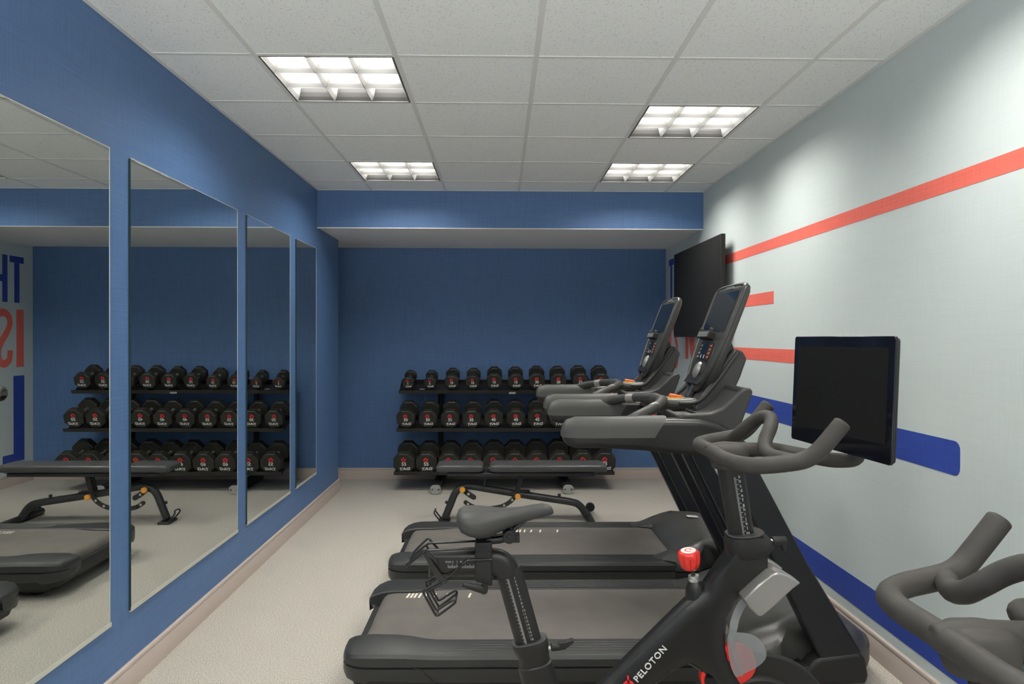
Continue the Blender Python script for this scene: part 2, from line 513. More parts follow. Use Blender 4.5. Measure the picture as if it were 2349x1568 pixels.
bm = bmesh.new(); box(bm, XA - TH, XR + TH, Y0 - TH, YW + TH, ZC + 0.16, ZC + 0.2)
struct(link_mesh('ceiling_slab', bm, 'plain_wall', smooth=0))

# ------------------------------------------------------------------ ceiling troffers
def make_troffer(name, label, x, y):
    t = thing(name, label, 'ceiling light', (x, y, ZC), 'fluorescent troffers in the ceiling grid')
    h = T / 2 - tw
    bm = bmesh.new()                                # housing
    box(bm, -h, h, -h, h, 0.118, 0.124)
    for s in (-1, 1):
        box(bm, min(s * h, s * (h - 0.004)), max(s * h, s * (h - 0.004)), -h, h, 0.004, 0.118)
        box(bm, -h + 0.004, h - 0.004, min(s * h, s * (h - 0.004)), max(s * h, s * (h - 0.004)), 0.004, 0.118)
    link_mesh('housing', bm, 'lamp_white', t, smooth=0)
    bm = bmesh.new()                                # dark door frame
    f = 0.008
    for s in (-1, 1):
        box(bm, *sorted((s * h, s * (h - f))), -h, h, -0.0005, 0.0038)
        box(bm, -h + f, h - f, *sorted((s * h, s * (h - f * 0.5))), -0.0005, 0.0038)
    link_mesh('door_frame', bm, 'lamp_frame', t, smooth=0)
    # louvre cells: inverted tapered wells
    bm = bmesh.new()
    g = (2 * (h - f)) / 3
    for i in range(3):
        for j in range(3):
            cx = -h + f + g * (i + .5); cy = -h + f + g * (j + .5)
            b = g / 2 - 0.0012; a = g / 2 - 0.022
            prof = [(1.0, 0.0), (0.90, 0.018), (0.83, 0.038), (0.79, 0.06)]
            R = [[V((cx + sx * b * k, cy + sy * b * k, 0.002 + z)) for sx, sy in ((-1, -1), (1, -1), (1, 1), (-1, 1))] for k, z in prof]
            vs = [[bm.verts.new(p) for p in r] for r in R]
            for q in range(len(vs) - 1):
                for e in range(4):
                    fc = bm.faces.new((vs[q][e], vs[q][(e + 1) % 4], vs[q + 1][(e + 1) % 4], vs[q + 1][e]))
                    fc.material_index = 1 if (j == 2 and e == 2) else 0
    # knife edges between the cells
    for i in range(4):
        c = -h + f + g * i
        box(bm, c - 0.0012, c + 0.0012, -h + f, h - f, 0.0, 0.004)
        for k in range(3):
            box(bm, -h + f + g * k + 0.0013, -h + f + g * (k + 1) - 0.0013, c - 0.0012, c + 0.0012, 0.0, 0.004)
    link_mesh('louvre', bm, ['louvre_metal', 'louvre_shade'], t, smooth=0)
    for j in range(3):
        cy = -h + f + g * (j + .5)
        bm = bmesh.new()
        ww = g * 0.79 * 0.5
        box(bm, -h + 0.012, h - 0.012, cy - ww, cy + ww, 0.0635, 0.070)
        link_mesh('lamp_strip', bm, 'lamp_tube', t, smooth=0)
    return t
lt_labels = ['recessed square louvre light nearest the mirror wall, larger and closer one', 'recessed square louvre light beside the beam on the mirror side',
             'recessed square louvre light near the pale wall, in front of the beam light', 'recessed square louvre light by the beam on the pale wall side',
             'recessed square louvre light above the nearer spin bike, over the pale wall side', 'recessed square louvre light above the viewer on the mirror side',
             'recessed square louvre light above the viewer on the pale wall side', 'recessed square louvre light at the open front, mirror side', 'recessed square louvre light at the open front, pale wall side']
for k, (c, r) in enumerate(lights):
    lab = lt_labels[k]
    make_troffer('ceiling_light', lab, GX + (c + .5) * T, GY + (r + .5) * T)

# ------------------------------------------------------------------ wall mirrors
def make_mirror(y0, y1, label):
    t = thing('wall_mirror', label, 'mirror', (XL, y0, 0.318), 'tall mirrors on the blue wall')
    z1 = 2.167 - 0.318
    bm = bmesh.new(); box(bm, 0.0012, 0.009, 0, y1 - y0, 0.004, z1, mi=0)
    bm.faces.ensure_lookup_table()
    for f in bm.faces:
        f.normal_update()
        c = f.calc_center_median()
        if abs(c.x - 0.009) > 1e-4: f.material_index = 1
    link_mesh('mirror_pane', bm, ['mirror_glass', 'glass_edge'], t, smooth=0)
    bm = bmesh.new()
    box(bm, 0.0, 0.0112, -0.004, y1 - y0 + 0.010, 0.0, 0.0035); box(bm, 0.0094, 0.0112, -0.004, y1 - y0 + 0.010, 0.0036, 0.017)
    link_mesh('bottom_channel', bm, 'channel_metal', t, smooth=0)
    bm = bmesh.new()
    box(bm, 0.001, 0.0098, y1 - y0 + 0.0002, y1 - y0 + 0.0035, 0.018, z1 + 0.003); box(bm, 0.001, 0.0098, 0, y1 - y0, z1 + 0.0002, z1 + 0.003)
    link_mesh('edge_trim', bm, 'channel_metal', t, smooth=0)
make_mirror(1.15, 2.735, 'large wall mirror nearest the viewer, cut off by the left edge')
make_mirror(2.893, 4.055, 'wide wall mirror, second from the viewer, reflecting the bench legs')
make_mirror(4.213, 5.065, 'narrower wall mirror, third from the viewer, reflecting the rack end')
make_mirror(5.228, 5.784, 'narrowest wall mirror, nearest the corner by the alcove')

# ------------------------------------------------------------------ television
tv = thing('television', 'large flat black television on the pale wall behind the treadmill consoles', 'television', (1.6, 5.71, 1.45))
TVA = math.radians(0.6)
bm = bmesh.new(); box(bm, 0.0, 0.035, -0.625, 0.69, 0.0, 0.752, mx=Matrix.Rotation(TVA, 4, 'Z'))
link_mesh('casing', bm, 'dark_plastic', tv, bevel=0.004)
bm = bmesh.new(); box(bm, -0.0015, -0.0001, -0.617, 0.682, 0.014, 0.744, mx=Matrix.Rotation(TVA, 4, 'Z'))
link_mesh('screen', bm, 'tv_glass', tv, smooth=0)
bm = bmesh.new(); box(bm, 0.0355, 0.06, -0.3, 0.3, 0.2, 0.55); box(bm, 0.06, 0.0985, -0.05, 0.05, 0.3, 0.45)
link_mesh('wall_bracket', bm, 'upright_metal', tv, bevel=0.003)

# ================================================================== DUMBBELL RACK
RT = math.radians(15)
rack = thing('dumbbell_rack', 'black three-tier steel rack against the blue wall, full of dumbbells', 'rack', (0.06, 6.95, 0))
SH = [(6.80, 0.915, -0.975, 1.095), (6.66, 0.566, -0.975, 1.09), (6.555, 0.176, -0.985, 1.08)]   # front edge Y, Z, x0, x1 : top, middle, bottom
SD = [0.25, 0.30, 0.34]
RTS = [math.radians(a) for a in (18.5, 17, 15)]
ox, oy = 0.06, 6.95
for (fy, fz, x0, x1), dep, rt in zip(SH, SD, RTS):
    mx = Matrix.Translation((0, fy - oy, fz)) @ Matrix.Rotation(rt, 4, 'X')
    bm = bmesh.new()
    prof = [(0.0, -0.020), (dep, -0.020), (dep, 0.03), (dep - 0.004, 0.03), (dep - 0.004, -0.012), (0.006, -0.012), (0.006, 0.014), (0, 0.018)]
    prism(bm, prof, x0 - ox, x1 - ox, 'X', mx)
    link_mesh('shelf', bm, 'rack_metal', rack, bevel=0.002)
for px in (-0.587, 0.635):
    bm = bmesh.new()
    tube(bm, [(px - ox, 0.16, 0.02), (px - ox, 0.075, 0.25), (px - ox, 0.10, 0.95)], 0.030, n=4, smooth=False, round_end=False)
    link_mesh('post', bm, 'rack_metal', rack, bevel=0.004)
    bm = bmesh.new()
    prism(bm, [(px - ox + a, 0.045 + b) for a, b in rrect(0.085, 0.075, 0.02, 3)], -0.485, 0.19, 'Y')
    ft = link_mesh('foot', bm, 'rack_metal', rack)
    bm = bmesh.new()
    prism(bm, [(px - ox + a, 0.045 + b) for a, b in rrect(0.098, 0.084, 0.034, 4)], -0.497, -0.4855, 'Y')
    for s in (-1, 1):
        pass
    ec = link_mesh('end_cap', bm, 'end_cap', ft, bevel=0.003)
    bm = bmesh.new()
    for s in (-1, 1):
        lathe(bm, [(0.008, 0), (0.008, 0.002)], 12, axis_mx((px - ox + s * 0.03, -0.4972, 0.045), (0, -1, 0)))
    link_mesh('bolt_hole', bm, 'rack_metal', ft)
bm = bmesh.new(); box(bm, 0.09 - ox, 0.155 - ox, -0.152, -0.1505, 0.897, 0.915)
link_mesh('label_plate', bm, 'end_cap', rack, smooth=0)
bm = bmesh.new(); box(bm, -0.78 - ox, -0.73 - ox, -0.1, -0.098, 0.935, 0.943)
link_mesh('label_plate', bm, 'end_cap', rack, smooth=0)

# heads: near-face Y,Z of each tier measured, x of every dumbbell
TX = [-0.882, -0.672, -0.464, -0.259, -0.052, 0.157, 0.364, 0.571, 0.782, 0.985]
MX_ = [-0.883, -0.677, -0.469, -0.262, -0.055, 0.154, 0.363, 0.570, 0.777, 0.985]
BX = [-0.885, -0.680, -0.472, -0.263, -0.055, 0.147, 0.354, 0.567, 0.780, 0.990]
W = [[5, 5, 10, 10, 15, 15, 20, 20, 25, 25], [30, 30, 35, 35, 40, 40, 45, 45, 50, 50], [55, 55, 60, 60, 65, 65, 70, 70, 75, 75]]
DIA = {5: .116, 10: .134, 15: .148, 20: .154, 25: .156, 30: .172, 35: .172, 40: .176, 45: .180, 50: .182, 55: .198, 60: .198, 65: .200, 70: .202, 75: .204}
LEN = {5: .225, 10: .24, 15: .245, 20: .25, 25: .26, 30: .29, 35: .30, 40: .31, 45: .32, 50: .33, 55: .33, 60: .34, 65: .35, 70: .36, 75: .37}
def octo(d, rot=PI / 8):
    r = d / 2 / math.cos(PI / 8)
    return [(r * math.cos(rot + k * PI / 4), r * math.sin(rot + k * PI / 4)) for k in range(8)]
def swirl(bm, s, mx):
    """the broken ring with a slit, as thin raised print"""
    for (a0, a1) in ((0.35, 2.95), (3.5, 6.1)):
        n = 8; o = []; i = []
        for k in range(n + 1):
            a = a0 + (a1 - a0) * k / n
            rr = 1.0
            o.append((s * rr * math.cos(a), s * 0.82 * rr * math.sin(a))); i.append((s * 0.42 * math.cos(a + .25), s * 0.30 * math.sin(a + .25)))
        for k in range(n):
            rot = Matrix.Rotation(0.7, 4, 'Z')
            prism(bm, [o[k], o[k + 1], i[k + 1], i[k]], 0.0, 0.0006, 'Z', mx @ rot)
def make_dumbbell(wt, label):
    d = DIA[wt]; L = LEN[wt]; ht = L * 0.245
    t = thing('dumbbell', label, 'dumbbell', (0, 0, 0), 'dumbbells on the three-tier rack')
    for s in (-1, 1):
        bm = bmesh.new()
        c = 0.007
        ys = [0, c, ht - c, ht] if s < 0 else [0, c, ht - c, ht]
        rings = []
        for yy, dd in zip(ys, (d - 2 * c, d, d, d - 2 * c)):
            Y = (-L / 2 + yy) if s < 0 else (L / 2 - yy)
            rings.append([V((p[0], Y, p[1])) for p in octo(dd)])
        loft(bm, rings)
        link_mesh('head', bm, 'urethane', t, smooth=20, bevel=0.0025, seg=2)
    bm = bmesh.new()
    hl = L / 2 - ht
    mx = axis_mx((0, 0, 0), (0, 1, 0))
    lathe(bm, [(0.019, -hl - .004), (0.0145, -hl + 0.012), (0.0195, -hl * 0.3), (0.0195, hl * 0.3), (0.0145, hl - 0.012), (0.019, hl + .004)], 14, mx)
    link_mesh('handle', bm, 'chrome', t)
    yf = -L / 2 - 0.0004
    k = d / 0.198
    bm = bmesh.new(); swirl(bm, 0.0245 * k, Matrix.Translation((-0.003, yf, 0.040 * k)) @ FACE)
    link_mesh('emblem', bm, 'red_print', t, smooth=0)
    bm = bmesh.new()
    add_text(bm, str(wt), 0.047 * k, Matrix.Translation((0, yf, -0.017 * k)) @ FACE, bold=0.0012 * k, extrude=0.0003)
    add_text(bm, 'TAG', 0.041 * k, Matrix.Translation((0.003, yf, -0.062 * k)) @ FACE @ Matrix.Rotation(0.06, 4, 'Z') @ Matrix.Diagonal((1.25, .9, 1, 1)), bold=0.0016 * k, shear=0.25, extrude=0.0003)
    link_mesh('lettering', bm, 'white_print', t, smooth=0)
    return t
ordn = ['first', 'second', 'third', 'fourth', 'fifth', 'sixth', 'seventh', 'eighth', 'ninth', 'tenth']
tiers = ['top', 'middle', 'bottom']
protos = {}
def cradle(bm, x, d, mx):
    """saddle the head sits in: an arc strip"""
    r0, r1 = d / 2 + 0.001, d / 2 + 0.010
    a0, a1 = math.radians(215), math.radians(325)
    n = 8; pts = []
    for k in range(n + 1):
        a = a0 + (a1 - a0) * k / n; pts.append((x + r1 * math.cos(a), r1 * math.sin(a)))
    for k in range(n, -1, -1):
        a = a0 + (a1 - a0) * k / n; pts.append((x + r0 * math.cos(a), r0 * math.sin(a)))
    return pts
def cradle_leg(bm, x, d, y0, y1, m2, lift):
    prism(bm, [(x - .02, -d / 2 - lift + .001), (x + .02, -d / 2 - lift + .001), (x + .025, -d / 2 - .006), (x - .025, -d / 2 - .006)], y0, y1, 'Y', m2)
for ti in range(3):
    fy, fz, x0, x1 = SH[ti]
    RT = RTS[ti]
    mxS = Matrix.Translation((0, fy, fz)) @ Matrix.Rotation(RT, 4, 'X')
    for i, x in enumerate((TX, MX_, BX)[ti]):
        wt = W[ti][i]; d = DIA[wt]; L = LEN[wt]
        half = 'left' if i % 2 == 0 else 'right'
        label = 'black octagonal dumbbell marked %d, %s from the left on the %s tier' % (wt, ordn[i], tiers[ti])
        if wt not in protos: o = protos[wt] = make_dumbbell(wt, label)
        else: o = copy_tree(protos[wt]); o['label'] = label
        lift = (0.036, 0.026, 0.002)[ti]
        # centre of the dumbbell in shelf axes
        c = mxS @ V((x, 0.012 + L / 2, -0.012 + d / 2 + lift))
        o.location = c
        o.rotation_euler = (RT, 0.0, math.radians(-1.5 + (i % 3) * 0.8) )
        if ti < 2:
            bm = bmesh.new()
            for yy in (0.012 + L * 0.10, 0.012 + L * 0.80):
                m2 = Matrix.Translation((-ox, -oy, 0)) @ mxS @ Matrix.Translation((0, 0, -0.012 + d / 2 + lift))
                prism(bm, cradle(bm, x, d, None), yy, yy + 0.028, 'Y', m2); cradle_leg(bm, x, d, yy + .004, yy + .024, m2, lift)
            link_mesh('cradle', bm, 'rack_metal', rack, smooth=30)

# ================================================================== BENCH
bn = thing('weight_bench', 'black adjustable weight bench with orange knobs in front of the rack', 'weight bench', (0.1, 5.5, 0))
bx = 0.1
def pad(x0, x1, taper_l=0.03, taper_r=0.03):
    bm = bmesh.new()
    zc, hh = 0.435, 0.054
    L = x1 - x0
    rings = []
    for f, k, kz in ((0, .80, .55), (0.012, .93, .82), (0.03, 0.98, .95), (taper_l + .02, 1, 1), (L - taper_r - .02, 1, 1), (L - .03, .98, .95), (L - .012, .93, .82), (L, .80, .55)):
        rings.append([V((x0 + f - bx, p[0], zc - hh / 2 + (p[1] + hh / 2) * 1.0 * kz + hh * (1 - kz) * .25)) for p in rrect(0.255 * k, hh, 0.016, 4)])
    loft(bm, rings)
    return bm
link_mesh('seat_pad', pad(-0.487, -0.125), 'bench_vinyl', bn)
link_mesh('back_pad', pad(-0.075, 0.832), 'bench_vinyl', bn)
bm = bmesh.new(); box(bm, -0.40 - bx, 0.735 - bx, -0.105, 0.105, 0.374, 0.400)
box(bm, -0.05 - bx, 0.76 - bx, -0.10, 0.10, 0.400, 0.409); box(bm, -0.46 - bx, -0.15 - bx, -0.10, 0.10, 0.400, 0.409)
link_mesh('pad_frame', bm, 'bench_metal', bn, bevel=0.004)
bm = bmesh.new()
tube(bm, [(-0.425 - bx, 0, 0.03), (-0.385 - bx, 0, 0.13), (-0.345 - bx, 0, 0.225), (-0.295 - bx, 0, 0.268), (-0.225 - bx, 0, 0.278), (-0.10 - bx, 0, 0.258), (0.14 - bx, 0, 0.218), (0.40 - bx, 0, 0.178),
          (0.575 - bx, 0, 0.150), (0.635 - bx, 0, 0.120), (0.675 - bx, 0, 0.065), (0.70 - bx, 0, 0.028)], 0.0285, n=12)
link_mesh('main_tube', bm, 'bench_metal', bn)
bm = bmesh.new()
box(bm, -0.475 - bx, -0.385 - bx, -0.075, 0.075, 0.0, 0.018)
link_mesh('front_foot', bm, 'rack_metal', bn, bevel=0.006)
bm = bmesh.new(); tube(bm, [(-0.46 - bx, -0.045, 0.018), (-0.505 - bx, -0.045, 0.075), (-0.50 - bx, -0.03, 0.095), (-0.50 - bx, 0.03, 0.095), (-0.505 - bx, 0.045, 0.075), (-0.46 - bx, 0.045, 0.018)], 0.006, n=8, sub=3)
link_mesh('lift_handle', bm, 'rack_metal', bn)
bm = bmesh.new(); tube(bm, [(0.705 - bx, -0.22, 0.028), (0.705 - bx, 0.26, 0.028)], 0.028, n=12, sub=1)
link_mesh('rear_foot', bm, 'rack_metal', bn)
for s in (-0.14, 0.25):
    bm = bmesh.new(); lathe(bm, [(0.034, -0.014), (0.038, -0.008), (0.038, 0.008), (0.034, 0.014)], 18, axis_mx((0.745 - bx, s, 0.052 if s > 0 else 0.04), (0, 1, 0)))
    if s > 0: link_mesh('wheel', bm, 'rack_metal', bn)
    else: bm.free()
def arc_plate(pts, wd, y0, y1):
    path = crom([(p[0], 0, p[1]) for p in pts], 5); a = []; b = []
    for i, p in enumerate(path):
        t = path[min(i + 1, len(path) - 1)] - path[max(i - 1, 0)]; t.normalize(); nn = V((-t.z, 0, t.x)) * wd / 2
        a.append((p.x + nn.x, p.z + nn.z)); b.append((p.x - nn.x, p.z - nn.z))
    bm = bmesh.new()
    bmf = a + b[::-1]
    for i in range(len(path) - 1):
        prism(bm, [a[i], a[i + 1], b[i + 1], b[i]], y0, y1, 'Y')
    bmesh.ops.remove_doubles(bm, verts=bm.verts[:], dist=1e-5)
    for e in (0, -1):
        p = path[e]; prism(bm, [(p.x + wd / 2 * math.cos(k * PI / 8), p.z + wd / 2 * math.sin(k * PI / 8)) for k in range(16)], y0 - .0002, y1, 'Y')
    return bm, path
bm, pth = arc_plate([(-0.262 - bx, 0.160), (-0.20 - bx, 0.125), (-0.09 - bx, 0.112), (0.02 - bx, 0.130), (0.09 - bx, 0.170), (0.125 - bx, 0.215)], 0.034, -0.042, -0.036)
ladder = link_mesh('adjustment_arc', bm, 'bench_metal', bn)
for f in (0.08, 0.32, 0.5, 0.66, 0.84):
    bm = bmesh.new(); p = pth[int(f * (len(pth) - 1))]; lathe(bm, [(0.0095, 0), (0.0095, 0.001)], 12, axis_mx((p.x, -0.0425, p.z), (0, -1, 0)))
    link_mesh('pin_hole', bm, 'pin_light', ladder)
bm, pth = arc_plate([(-0.285 - bx, 0.262), (-0.24 - bx, 0.225), (-0.20 - bx, 0.200)], 0.040, -0.042, -0.036)
ladder = link_mesh('adjustment_arc', bm, 'bench_metal', bn)
bm = bmesh.new(); p = pth[5]; lathe(bm, [(0.0095, 0), (0.0095, 0.001)], 12, axis_mx((p.x, -0.0425, p.z), (0, -1, 0)))
link_mesh('pin_hole', bm, 'pin_light', ladder)
for kx, kz in ((-0.286, 0.266), (0.142, 0.212)):
    bm = bmesh.new(); lathe(bm, [(0.008, 0), (0.012, 0.018), (0.022, 0.022), (0.022, 0.04), (0.018, 0.045)], 16, axis_mx((kx - bx, -0.044, kz), (0, -1, 0)))
    link_mesh('adjustment_knob', bm, 'knob_orange', bn)
bm = bmesh.new()
prism(bm, [(0.12 - bx, 0.235), (0.155 - bx, 0.235), (0.195 - bx, 0.375), (0.155 - bx, 0.375)], -0.032, -0.024, 'Y')
prism(bm, [(0.12 - bx, 0.235), (0.155 - bx, 0.235), (0.195 - bx, 0.375), (0.155 - bx, 0.375)], 0.024, 0.032, 'Y')
link_mesh('support_strut', bm, 'bench_metal', bn)
bm = bmesh.new()
prism(bm, [(-0.155 - bx, 0.372), (-0.115 - bx, 0.425), (-0.095 - bx, 0.425), (-0.045 - bx, 0.372)], -0.05, -0.044, 'Y')
tube(bm, [(-0.105 - bx, -0.055, 0.438), (-0.108 - bx, -0.055, 0.36), (-0.122 - bx, -0.052, 0.27)], 0.006, n=8, sub=2)
lathe(bm, [(0.014, 0), (0.014, 0.03)], 12, axis_mx((-0.102 - bx, -0.05, 0.43), (0, -1, 0)))
lathe(bm, [(0.011, 0), (0.011, 0.03)], 12, axis_mx((-0.104 - bx, -0.05, 0.40), (0, -1, 0)))
link_mesh('hinge_bracket', bm, 'bench_metal', bn)
bm = bmesh.new(); lathe(bm, [(0.012, 0), (0.012, 0.03)], 12, axis_mx((0.47 - bx, 0, 0.188), (0, 0, 1))); lathe(bm, [(0.008, 0), (0.012, .006), (0.012, 0.02)], 10, axis_mx((-0.405 - bx, 0, 0.15), (-1, 0, 0.3)))
link_mesh('stop_peg', bm, 'bench_metal', bn)
bm = bmesh.new(); box(bm, 0.09 - bx, 0.24 - bx, -0.03, 0.03, 0.236, 0.243, mx=None)
link_mesh('slide_plate', bm, 'bench_metal', bn)

# ================================================================== TREADMILLS
def make_treadmill(label, yc, mark_shift):
    t = thing('treadmill', label, 'treadmill', (0.0, yc, 0.0), 'treadmills facing the pale wall')
    # --- lower skirt
    bm = bmesh.new()
    rings = []
    for x, k, zb in ((-0.60, .82, .08), (-0.57, .93, .055), (-0.50, 1.0, .040), (0.9, 1.0, .040), (1.30, 1.0, .045), (1.40, .97, .055), (1.46, .86, .07), (1.50, .66, .08)):
        w2 = 0.432 * k
        zt = .150 if x < 1.35 else .15 - (x - 1.35) * .15
        rings.append([V((x, y, z)) for y, z in ((-w2 + .03, zb), (w2 - .03, zb), (w2, zb + .03), (w2 + .001, zt), (-w2 - .001, zt), (-w2, zb + .03))])
    loft(bm, rings)
    link_mesh('base', bm, 'dark_plastic', t, smooth=40, bevel=0.006)
    bm = bmesh.new()
    for x in (-0.42, 1.25):
        for s in (-1, 1):
            lathe(bm, [(0.03, 0), (0.03, 0.045)], 16, Matrix.Translation((x, s * 0.3, 0)))
    link_mesh('foot', bm, 'dark_plastic', t)
    # --- side rails with ribs and rounded rear caps
    for s in (-1, 1):
        bm = bmesh.new(); rings = []
        secs = [(-0.628, .05, .30, .118, .178), (-0.620, .075, .36, .104, .190), (-0.600, .10, .40, .098, .200), (-0.565, .12, .425, .094, .209), (-0.52, .13, .436, .092, .213), (-0.42, .135, .4375, .09, .213),
                (-0.36, .14, .4375, .088, .212), (-0.30, .15, .4375, .087, .209), (-0.25, .152, .4375, .086, .207), (0.50, .152, .4375, .086, .206), (0.97, .152, .4375, .086, .205)]
        for x, wd, yo, zb, zt in secs:
            yi = {0.05: .24, .075: .235, .10: .235, .12: .24, .13: .245, .135: .25, .14: .262, .15: .281, .152: .2865}[wd]
            mid = min(.158, zt - .03)
            pts = [(yi, zb + .05), (yi, zt - .006), (yi + .006, zt), (yo - .028, zt), (yo - .010, zt - .006), (yo, zt - .018), (yo + .001, mid + .003), (yo - .009, mid + .001), (yo - .009, mid - .004), (yo + .001, mid - .006), (yo - .001, zb + .02), (yo - .012, zb), (yo - .05, zb)]
            rings.append([V((x, s * y, z)) for y, z in pts])
        loft(bm, rings)
        rail = link_mesh('side_rail', bm, 'rail_plastic', t, smooth=28)
        bm = bmesh.new()
        for k, x0 in enumerate((-0.24, -0.17, -0.10, -0.08, -0.06)):
            y = s * (.405 - k * .022)
            rows_ = [(x0 - 0.05, .0), (x0, .0025), (.93, .0025)]
            rings = [[V((x + (0 if e < 2 else 0), y + dy, .2055 + hz * (1 if e in (1, 2) else -1))) for e, dy in enumerate((-.006, -.003, .003, .006))] for x, hz in rows_]
            loft(bm, rings)
        link_mesh('rib', bm, 'rail_plastic', rail, smooth=40)
        # the shadow gap line between cap and rail, as a thin seam
        bm = bmesh.new()
        pts = [(-0.33, .157), (-0.30, .15), (-0.28, .13), (-0.24, .09)]
        tube(bm, [(x, s * .4375, z) for x, z in pts], 0.0018, n=6, sub=3)
        link_mesh('seam', bm, 'upright_metal', rail)
    # --- belt
    bm = bmesh.new()
    prof = [(1.02, .201), (-0.50, .201)]
    for k in range(1, 9):
        a = PI / 2 + k * PI / 8; prof.append((-0.515 + .055 * math.cos(a), .146 + .055 * math.sin(a)))
    prof += [(-0.40, .091), (1.02, .13)]
    prism(bm, prof, -0.286, 0.286, 'Y')
    belt = link_mesh('running_belt', bm, 'belt_rubber', t, smooth=30)
    bm = bmesh.new()
    for x in (-0.436, -0.418, -0.401, -0.380, -0.352, -0.309, -0.251, -0.141):
        x += mark_shift
        prism(bm, [(x - .009, .186), (x + .0005, .186), (x + .008, .243), (x - .0015, .243)], 0.2011, 0.2016, 'Z')
    link_mesh('belt_mark', bm, 'belt_mark', belt, smooth=0)
    # --- motor hood
    bm = bmesh.new(); rings = []
    N = 53
    def hood_z(x, y):
        u = abs(y) / .4375
        prof = [(.86, .206), (.90, .214), (.95, .232), (1.02, .262), (1.10, .290), (1.20, .308), (1.30, .300), (1.40, .272), (1.50, .225), (1.57, .170), (1.60, .125)]
        for i in range(len(prof) - 1):
            if prof[i][0] <= x <= prof[i + 1][0]:
                f = (x - prof[i][0]) / (prof[i + 1][0] - prof[i][0]); z = prof[i][1] + f * (prof[i + 1][1] - prof[i][1]); break
        else: z = prof[-1][1]
        dip = 0.040 * math.exp(-((x - 1.06) / .16) ** 2) * max(0, 1 - (u / .78) ** 4)
        side = 0.055 * max(0, (u - .80) / .20) ** 1.8
        return max(z - dip - side, .15)
    xs = [.86, .88, .91, .95, .99, 1.03, 1.08, 1.14, 1.20, 1.27, 1.34, 1.41, 1.47, 1.52, 1.56, 1.585, 1.60]
    grid = {}
    for i, x in enumerate(xs):
        wk = (1.0 - .16 * max(0, min(1, (x - 1.06) / .12))) * (1.0 if x < 1.38 else math.sqrt(max(0.05, 1 - ((x - 1.38) / .235) ** 2)))
        for j in range(N):
            y = -.4385 + .877 * j / (N - 1); y *= wk
            # the front wings sit on the rails only: the belt edge is cut back in the middle
            u = abs(y) / .4375
            xc = x
            if x < 1.2:
                cut = .985 if u < .60 else (.985 - (u - .60) / .07 * .095 if u < .67 else .868 + .022 * ((u - .80) / .13) ** 2 if u < .80 else .868 + .10 * ((u - .80) / .20) ** 2)
                xc = cut + (x - .86) * (1.2 - cut) / (1.2 - .86)
            z = hood_z(xc if u > .62 else max(xc, .985), y / wk if x >= 1.2 else y)
            if x == xs[0]: z = .2075
            grid[i, j] = bm.verts.new((xc, y, z))
    for i in range(len(xs) - 1):
        for j in range(N - 1):
            bm.faces.new((grid[i, j], grid[i, j + 1], grid[i + 1, j + 1], grid[i + 1, j]))
    # skirt down
    def low(i, j, z): 
        v = grid[i, j].co; return bm.verts.new((v.x, v.y, z))
    for jj in (0, N - 1):
        prev = None
        for i in range(len(xs)):
            cur = low(i, jj, .090 if xs[i] > 1.2 else .155)
            if prev is not None: bm.faces.new((grid[i - 1, jj], grid[i, jj], cur, prev))
            prev = cur
    prev = None
    for j in range(N):
        cur = low(len(xs) - 1, j, .085)
        if prev is not None: bm.faces.new((grid[len(xs) - 1, j - 1], grid[len(xs) - 1, j], cur, prev))
        prev = cur
    bmesh.ops.remove_doubles(bm, verts=bm.verts[:], dist=1e-4)
    hood = link_mesh('motor_hood', bm, 'hood_plastic', t, smooth=50)
    bm = bmesh.new(); prism(bm, [(p[0] * .9, p[1]) for p in rrect(.08, .05, .012, 3)], 0, .002, 'Z', Matrix.Translation((1.235, .19, .2985)) @ Matrix.Rotation(.05, 4, 'Y'))
    link_mesh('warning_label', bm, 'faint_print', hood, smooth=0)
    # --- uprights
    for s in (-1, 1):
        bm = bmesh.new()
        poly = [(.862, .985), (.90, 1.02), (1.01, .93), (1.205, .565), (1.425, .205), (1.40, .19), (1.262, .178), (1.245, .21), (1.07, .565)]
        prism(bm, poly, *sorted((s * .372, s * .4375)), 'Y')
        up = link_mesh('upright', bm, 'upright_metal', t, smooth=30, bevel=0.010, seg=3)
        bm = bmesh.new()
        prism(bm, [(.895, .99), (.90, .995), (1.29, .22), (1.28, .215)], *sorted((s * .360, s * .3725)), 'Y')
        link_mesh('inner_rail', bm, 'mast_plastic', up, smooth=30, bevel=.003)
        # foot cover round the upright
        bm = bmesh.new()
        prism(bm, [(1.215, .085), (1.19, .12), (1.235, .175), (1.262, .190), (1.41, .208), (1.435, .190), (1.448, .12), (1.440, .085)], *sorted((s * .34, s * .444)), 'Y')
        link_mesh('foot_cover', bm, 'dark_plastic', t, smooth=30, bevel=.014, seg=3)
    # --- arms and pads
    for s in (-1, 1):
        bm = bmesh.new(); rings = []
        st = [(.245, 1.072, .030, .05), (.252, 1.068, .070, .075), (.268, 1.064, .092, .088), (.30, 1.062, .106, .095), (.40, 1.063, .110, .097), (.55, 1.060, .120, .097), (.68, 1.055, .136, .096), (.78, 1.050, .142, .094),
              (.84, 1.035, .145, .092), (.89, 1.008, .145, .088), (.935, .965, .145, .08), (.965, .92, .12, .07)]
        for i, (x, z, h, wd) in enumerate(st):
            ang = 0 if x < .75 else min(1.0, (x - .75) / .2) * .95
            ring = []
            for a, b in rrect(wd, h, min(.024, h * .42), 4):
                ring.append(V((x + b * math.sin(ang), s * .392 + a, z + b * math.cos(ang))))
            rings.append(ring)
        loft(bm, rings)
        arm = link_mesh('arm', bm, 'arm_plastic', t, smooth=40)
        bm = bmesh.new(); rings = []
